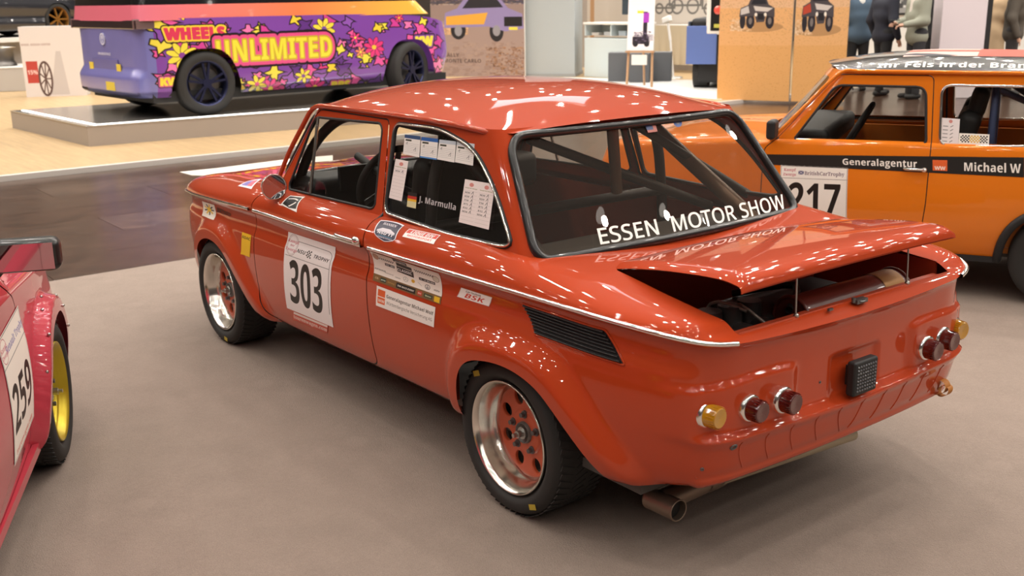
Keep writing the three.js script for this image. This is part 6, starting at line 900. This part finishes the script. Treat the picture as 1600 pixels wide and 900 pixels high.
// --- far corner: counter with leaflet print, plinth with a loose alloy wheel, dark coupe on a raised deck
{
  const b = board('leaflet_wall', 'white low display wall with a red notice and a wheel picture', 'display wall', 42, 152, 136, 149, 1.22, print(512, 512, (x, w, h) => { x.fillStyle = '#d9d2cf'; x.fillRect(0, 0, w, h); x.fillStyle = '#c4bdbb'; x.beginPath(); x.moveTo(210, 500); x.lineTo(290, 180); x.lineTo(330, 180); x.lineTo(370, 500); x.fill(); text(x, 'WHEEL DESIGN CENTER', 130, 130, 22, '#a08480'); x.fillStyle = '#b8443c'; x.fillRect(28, 250, 96, 160); text(x, '15%', 76, 330, 44, '#e8d4ce'); x.strokeStyle = '#5a4440'; x.lineWidth = 16; x.beginPath(); x.ellipse(180, 380, 52, 122, 0, 0, 7); x.stroke(); x.lineWidth = 10; for (let k = 0; k < 9; k++) { const a = k / 9 * 6.283; x.beginPath(); x.moveTo(180, 380); x.lineTo(180 + Math.cos(a) * 48, 380 + Math.sin(a) * 116); x.stroke(); } }), { th: 0.4, core: S(lin(0.62, 0.6, 0.59), 0.6) });
  const c = groundAt(-6, 140), t = thing('low_plinth', 'low grey plinth carrying a loose alloy wheel', 'plinth', null, [c.x, 0.045, c.z], 1.2); part('plinth_body', rbox(1.3, 0.42, 1.3, 0.01, 0, 0.21, 0), S(lin(0.48, 0.45, 0.42), 0.6), t); part('plinth_cap', box(1.32, 0.015, 1.32, 0, 0.427, 0), M.white, t);
  const w = thing('alloy_wheel', 'loose polished alloy wheel lying tilted on the low plinth', 'wheel', null, [c.x + 0.05, 0.48, c.z - 0.12], 0); const wr = new THREE.Group(); part('rim_barrel', lathe([[0.30, 0.0], [0.29, 0.05], [0.255, 0.10], [0.26, 0.26], [0.30, 0.34], [0.315, 0.345]], 48), S(lin(0.16, 0.15, 0.14), 0.3, 0.8), w); part('rim_lip', new THREE.TorusGeometry(0.305, 0.012, 10, 48).rotateX(Math.PI / 2).translate(0, 0.345, 0), M.polished, w); for (let k = 0; k < 10; k++) part('spoke', box(0.28, 0.03, 0.028, 0.15, 0.33, 0).rotateY(k / 10 * Math.PI * 2), M.polished, w); part('hub', new THREE.CylinderGeometry(0.06, 0.06, 0.04, 24).translate(0, 0.33, 0), M.polished, w); 
  const e = atDepth(60, 62, 22), deck = thing('raised_deck', 'raised white-edged deck carrying the dark coupe', 'platform', null, [e.x, 0.045, e.z], 0.42); part('deck_slab', rbox(3.4, 0.09, 5.0, 0.01, -1.6, 0.86, 0.9), M.white, deck); part('deck_base', box(2.8, 0.82, 4.4, -1.7, 0.41, 0.9), S(lin(0.35, 0.34, 0.34), 0.6), deck);
  const cp = thing('dark_coupe', 'dark glossy coupe with orange wheels on the raised deck', 'car', null, [e.x - 1.0, 0.95, e.z - 0.15], 0.42 - Math.PI / 2);
  const C = { N: 160, M: 24, D: 20, belt: [[-0.85, 0.60, 0], [-0.83, 0.60, 0.4], [-0.7, 0.62, 0.72], [-0.4, 0.68, 0.85], [0.5, 0.74, 0.90], [2.4, 0.80, 0.90], [3.2, 0.84, 0.80], [3.4, 0.84, 0.5], [3.42, 0.84, 0]], side: table([[0, 0], [0.3, -0.03], [0.55, 0.03], [0.8, 0.0], [1, 0.06]]), rear: () => 0, front: table([[0, 0], [0.5, -0.05], [1, 0.03]]), bottom: () => 0.13, ws: () => 0.3, rise: () => 0.12, crown: () => 0.06 };
  C.line = beltLine(C); const a0 = sdPoly(roundPoly([[-0.37, 0], [-0.36, 0.38], [-0.2, 0.66], [0.2, 0.66], [0.36, 0.38], [0.37, 0]], [0, 0.18, 0.18, 0.18, 0.18, 0])), a1 = (x, y) => a0(x - 2.6, y), tub = makeTub(C);
  const nav = PH(lin(0.02, 0.022, 0.03), { roughness: 0.25, clearcoat: 1 });
  part('body_shell', both(merge2([clip(tub, (x, y) => Math.min(a0(x, y), a1(x, y))), makeDeck(C)])), nav, cp); const H = { y0: 0.85, y1: 1.22, zs: (y) => 0.72 - 0.5 * (y - 0.85), xf: (y) => 0.5 + 1.6 * (y - 0.85), xr: (y) => 2.9 - 1.4 * (y - 0.85), bf: 0.2, br: 0.1 }; part('glasshouse', both(makeHouse(H)), M.blackGloss, cp); part('roof_panel', both(makeRoof({ zm: () => 0.53, xf: () => 1.1, xr: () => 2.4, ye: () => 1.22, yc: () => 1.27 })), nav, cp); part('underbody', box(3.6, 0.1, 1.5, 1.3, 0.2, 0), M.under, cp);
  for (const x of [0, 2.6]) for (const s of [1, -1]) { const q = new THREE.Group(); q.name = 'wheel'; q.position.set(x, 0.33, s * 0.78); q.rotation.y = s > 0 ? 0 : Math.PI; cp.add(q); part('tyre', lathe([[0.25, -0.1], [0.31, -0.11], [0.33, -0.06], [0.33, 0.06], [0.31, 0.11], [0.25, 0.1]], 40).rotateX(Math.PI / 2), M.tyre, q); part('rim', lathe([[0.24, -0.08], [0.22, 0.05], [0.25, 0.1]], 40).rotateX(Math.PI / 2), S(lin(0.45, 0.22, 0.05), 0.3, 0.7), q); for (let k = 0; k < 7; k++) part('spoke', box(0.22, 0.03, 0.03, 0.12, 0, 0.06).rotateZ(k / 7 * Math.PI * 2), S(lin(0.45, 0.22, 0.05), 0.3, 0.7), q); }
}
// ------------------------------------------------------------------ visitors
function fieldMesh(bones, cell, k) {                        // bones: [a, b, ra, rb]
  let lo = V(9, 9, 9), hi = V(-9, -9, -9); for (const [a, b, ra, rb] of bones) { for (const [p, r] of [[a, ra], [b, rb]]) { lo.min(p.clone().addScalar(-r - 0.05)); hi.max(p.clone().addScalar(r + 0.05)); } }
  const size = Math.max(hi.x - lo.x, hi.y - lo.y, hi.z - lo.z), n = Math.min(84, Math.ceil(size / cell) + 4), c = lo.clone().add(hi).multiplyScalar(0.5), half = n / 2, sc = size / 2 * 1.08;
  const mc = new MarchingCubes(n, new THREE.MeshStandardMaterial(), false, false, 60000); mc.isolation = 0;
  const p = V(0, 0, 0), ab = V(0, 0, 0), ap = V(0, 0, 0);
  for (let z = 0; z < n; z++) for (let y = 0; y < n; y++) for (let x = 0; x < n; x++) {
    p.set((x - half) / half * sc + c.x, (y - half) / half * sc + c.y, (z - half) / half * sc + c.z); let d = 1e3;
    for (const [a, b, ra, rb] of bones) { ab.subVectors(b, a); ap.subVectors(p, a); const t = clamp(ap.dot(ab) / (ab.lengthSq() || 1)), e = ap.addScaledVector(ab, -t).length() - lerp(ra, rb, t), h = clamp(0.5 + 0.5 * (d - e) / k); d = lerp(d, e, h) - k * h * (1 - h); }
    mc.field[x + y * n + z * n * n] = -d;
  }
  mc.update(); const cnt = mc.count, g = new THREE.BufferGeometry(), P = new Float32Array(cnt * 3);
  for (let i = 0; i < cnt; i++) { P[i * 3] = mc.positionArray[i * 3] * sc + c.x; P[i * 3 + 1] = mc.positionArray[i * 3 + 1] * sc + c.y; P[i * 3 + 2] = mc.positionArray[i * 3 + 2] * sc + c.z; }
  g.setAttribute('position', new THREE.BufferAttribute(P, 3)); g.setAttribute('normal', new THREE.BufferAttribute(new Float32Array(mc.normalArray.subarray(0, cnt * 3)), 3)); g.setAttribute('uv', new THREE.BufferAttribute(new Float32Array(cnt * 2), 2)); return g;
}
function handGeo(w, dir, curl) {                            // palm and five fingers from a wrist
  const d = dir.clone().normalize(), up = V(0, 1, 0), s = d.clone().cross(up).normalize(), n = s.clone().cross(d).normalize(), out = [];
  out.push(bar(w, w.clone().addScaledVector(d, 0.09), 0.028, 10)); [-0.03, -0.01, 0.01, 0.03].forEach((o, i) => { const b = w.clone().addScaledVector(d, 0.085).addScaledVector(s, o), m = b.clone().addScaledVector(d, 0.04).addScaledVector(n, -0.01 * curl), e = m.clone().addScaledVector(d, 0.03 * (1 - curl * 0.5) * [0.85, 1, 0.95, 0.7][i]).addScaledVector(n, -0.03 * curl); out.push(tubeOf([b, m, e], 0.0095, false, 6, 6)); });
  const tb = w.clone().addScaledVector(d, 0.03).addScaledVector(s, -0.025); out.push(tubeOf([tb, tb.clone().addScaledVector(s, -0.025).addScaledVector(d, 0.025), tb.clone().addScaledVector(s, -0.025).addScaledVector(d, 0.06)], 0.011, false, 6, 6)); return merge(out);
}
function person(o) {
  const t = thing('person', o.label, 'person', null, [o.at.x, 0, o.at.z], o.turn); const k = o.h / 1.75, Y = (v) => v * k;   // faces +z in its own axes
  const hip = Y(0.93), sh = Y(1.42), neck = Y(1.5), L = { hipL: V(0.09, hip, 0), hipR: V(-0.09, hip, 0), shL: V(0.19, sh, 0), shR: V(-0.19, sh, 0) };
  const st = o.stride ?? 0, kneeL = V(0.1, Y(0.5), 0.1 * st), kneeR = V(-0.1, Y(0.5), -0.04 * st), ankL = V(0.1, 0.09, 0.18 * st), ankR = V(-0.1, 0.09, -0.22 * st);
  const elL = o.elL ?? V(0.27, Y(1.13), -0.04), wrL = o.wrL ?? V(0.27, Y(0.88), 0.06), elR = o.elR ?? V(-0.27, Y(1.13), -0.04), wrR = o.wrR ?? V(-0.27, Y(0.88), 0.06);
  const legs = (e) => [[L.hipL, kneeL, 0.085 + e, 0.058 + e], [L.hipR, kneeR, 0.085 + e, 0.058 + e], [kneeL, ankL, 0.056 + e, 0.04 + e], [kneeR, ankR, 0.056 + e, 0.04 + e], [V(0.05, hip, 0), V(-0.05, hip, 0), 0.11 + e, 0.11 + e]];
  const torso = (e) => [[V(0.075, hip - 0.04, 0), V(-0.075, hip - 0.04, 0), 0.105 + e, 0.105 + e], [V(0, hip - 0.02, 0), V(0, Y(1.15), 0.005), 0.125 + e, 0.12 + e], [V(0.06, Y(1.2), 0), V(-0.06, Y(1.2), 0), 0.12 + e, 0.12 + e], [V(0.1, Y(1.34), 0), V(-0.1, Y(1.34), 0), 0.1 + e, 0.1 + e], [L.shL, elL, 0.062 + e, 0.045 + e], [L.shR, elR, 0.062 + e, 0.045 + e], [elL, wrL, 0.045 + e, 0.034 + e * 0.6], [elR, wrR, 0.045 + e, 0.034 + e * 0.6]];
  const hd = V(0, Y(1.64), 0.02), skin = S(o.skin ?? lin(0.52, 0.30, 0.21), 0.55);
  const head = [[V(0, Y(1.45), 0), V(0, Y(1.56), 0.01), 0.055, 0.052], [hd, hd.clone().add(V(0, -0.05, 0.03)), 0.092, 0.065], [hd.clone().add(V(0, 0.02, -0.03)), hd, 0.095, 0.09], [hd.clone().add(V(0, -0.015, 0.085)), hd.clone().add(V(0, -0.035, 0.10)), 0.014, 0.016], [hd.clone().add(V(0.09, -0.01, -0.01)), hd.clone().add(V(0.095, 0.02, -0.01)), 0.014, 0.016], [hd.clone().add(V(-0.09, -0.01, -0.01)), hd.clone().add(V(-0.095, 0.02, -0.01)), 0.014, 0.016]];
  const hl = handGeo(wrL, wrL.clone().sub(elL), o.curl ?? 0.5), hr = handGeo(wrR, wrR.clone().sub(elR), o.curl ?? 0.5);
  part('body', merge([fieldMesh([...legs(-0.01), ...torso(-0.012)], 0.03, 0.05), fieldMesh(head, 0.012, 0.025), hl, hr]), skin, t);
  part('jacket', fieldMesh([...torso(o.puff ?? 0.022), ...(o.hood ? [[V(0.06, Y(1.47), -0.07), V(-0.06, Y(1.47), -0.07), 0.07, 0.07]] : []), ...(o.coat ? [[V(0, hip, 0), V(0, Y(0.6), 0), 0.17, 0.19]] : [])], 0.028, 0.05), S(o.top, 0.85), t, o.topLabel);
  if (o.shirt) part('shirt', fieldMesh([[V(0, Y(1.2), 0.06), V(0, Y(1.40), 0.05), 0.085, 0.075]], 0.025, 0.03), S(o.shirt, 0.8), t);
  part('trousers', fieldMesh(legs(0.014), 0.03, 0.05), S(o.bottom, 0.85), t);
  for (const a of [ankL, ankR]) part('shoe', fieldMesh([[V(a.x, 0.045, a.z - 0.04), V(a.x, 0.04, a.z + 0.14), 0.045, 0.038]], 0.014, 0.02), M.black, t);
  part('hair', fieldMesh([[hd.clone().add(V(0, 0.045, -0.025)), hd.clone().add(V(0, 0.03, 0.02)), 0.095, 0.08], [hd.clone().add(V(0, -0.02, -0.06)), hd.clone().add(V(0, 0.02, -0.05)), 0.07, 0.08]], 0.014, 0.03), S(o.hair, 0.8), t);
  part('eye', [new THREE.SphereGeometry(0.011, 10, 8).translate(0.032, hd.y + 0.005, hd.z + 0.083), new THREE.SphereGeometry(0.011, 10, 8).translate(-0.032, hd.y + 0.005, hd.z + 0.083)], M.dark, t); part('mouth', rbox(0.045, 0.008, 0.01, 0.003, 0, hd.y - 0.062, hd.z + 0.088), S(lin(0.3, 0.1, 0.09), 0.6), t);
  return { t, wrL, wrR };
}
{
  const place = (px, d) => atDepth(px, 60, d), face = (p, px, d) => { const q = atDepth(px, 60, d); return Math.atan2(q.x - p.x, q.z - p.z); };
  const p1 = place(1341, 17.5), p2 = place(1380, 16.6), p3 = place(1432, 16.0), p4 = place(1462, 17.6), p5 = place(1551, 17.2), p6 = place(1582, 16.2);
  const toCam = (p) => Math.atan2(CAM.x - p.x, CAM.z - p.z), rightward = (p) => Math.atan2(camR.x, camR.z), leftward = () => Math.atan2(-camR.x, -camR.z);
  person({ at: p1, turn: toCam(p1) + 0.3, h: 1.76, top: lin(0.06, 0.10, 0.15), topLabel: 'blue padded jacket', shirt: lin(0.6, 0.6, 0.58), bottom: lin(0.012, 0.012, 0.014), hair: lin(0.2, 0.12, 0.07), puff: 0.035, label: 'person in a blue padded jacket and black trousers by the tan picture board' });
  person({ at: p2, turn: rightward() + 0.35, h: 1.78, top: lin(0.015, 0.017, 0.03), topLabel: 'dark navy jacket', bottom: lin(0.014, 0.014, 0.016), hair: lin(0.42, 0.38, 0.34), stride: 0.5, label: 'person in a dark navy jacket with grey hair facing the hooded person' });
  const g = person({ at: p3, turn: leftward() + 0.15, h: 1.80, top: lin(0.30, 0.31, 0.25), topLabel: 'grey-green hooded jacket', shirt: lin(0.65, 0.6, 0.55), bottom: lin(0.03, 0.03, 0.035), hair: lin(0.3, 0.2, 0.12), hood: true, curl: 1, elL: V(0.24, 1.15, 0.02), wrL: V(0.14, 1.10, 0.27), elR: V(-0.24, 1.15, 0.02), wrR: V(-0.12, 1.12, 0.27), label: 'person in a grey-green hooded jacket holding a phone beside the lilac pillar' });
  const ph = thing('phone', 'small dark phone in the hooded visitor\'s hands', 'phone', null, [0, 0, 0]); { const w = g.t.localToWorld(V(0.01, 1.165, 0.37)); g.t.updateMatrixWorld(true); const w2 = g.t.localToWorld(V(0.01, 1.165, 0.37)); ph.position.copy(w2); ph.rotation.y = g.t.rotation.y; part('phone_case', rbox(0.16, 0.012, 0.08, 0.005), M.black, ph); part('screen', box(0.145, 0.002, 0.068, 0, 0.0065, 0), S(lin(0.05, 0.06, 0.08), 0.1), ph); }
  person({ at: p4, turn: toCam(p4) + Math.PI, h: 1.74, top: lin(0.010, 0.010, 0.012), topLabel: 'black jacket', bottom: lin(0.012, 0.012, 0.014), hair: lin(0.03, 0.02, 0.015), label: 'person all in black seen from behind, past the hooded person' });
  person({ at: p5, turn: toCam(p5) + Math.PI * 0.9, h: 1.75, top: lin(0.50, 0.36, 0.22), topLabel: 'beige coat', bottom: lin(0.05, 0.045, 0.04), hair: lin(0.1, 0.06, 0.04), coat: true, label: 'person in a long beige coat behind the black pillar edge' });
  person({ at: p6, turn: rightward() - 0.4, h: 1.80, top: lin(0.085, 0.07, 0.055), topLabel: 'brown-grey sweater', bottom: lin(0.05, 0.045, 0.045), hair: lin(0.12, 0.07, 0.05), label: 'person in a brown-grey sweater next to the beige coat' });
}
renderer.render(scene, camera);
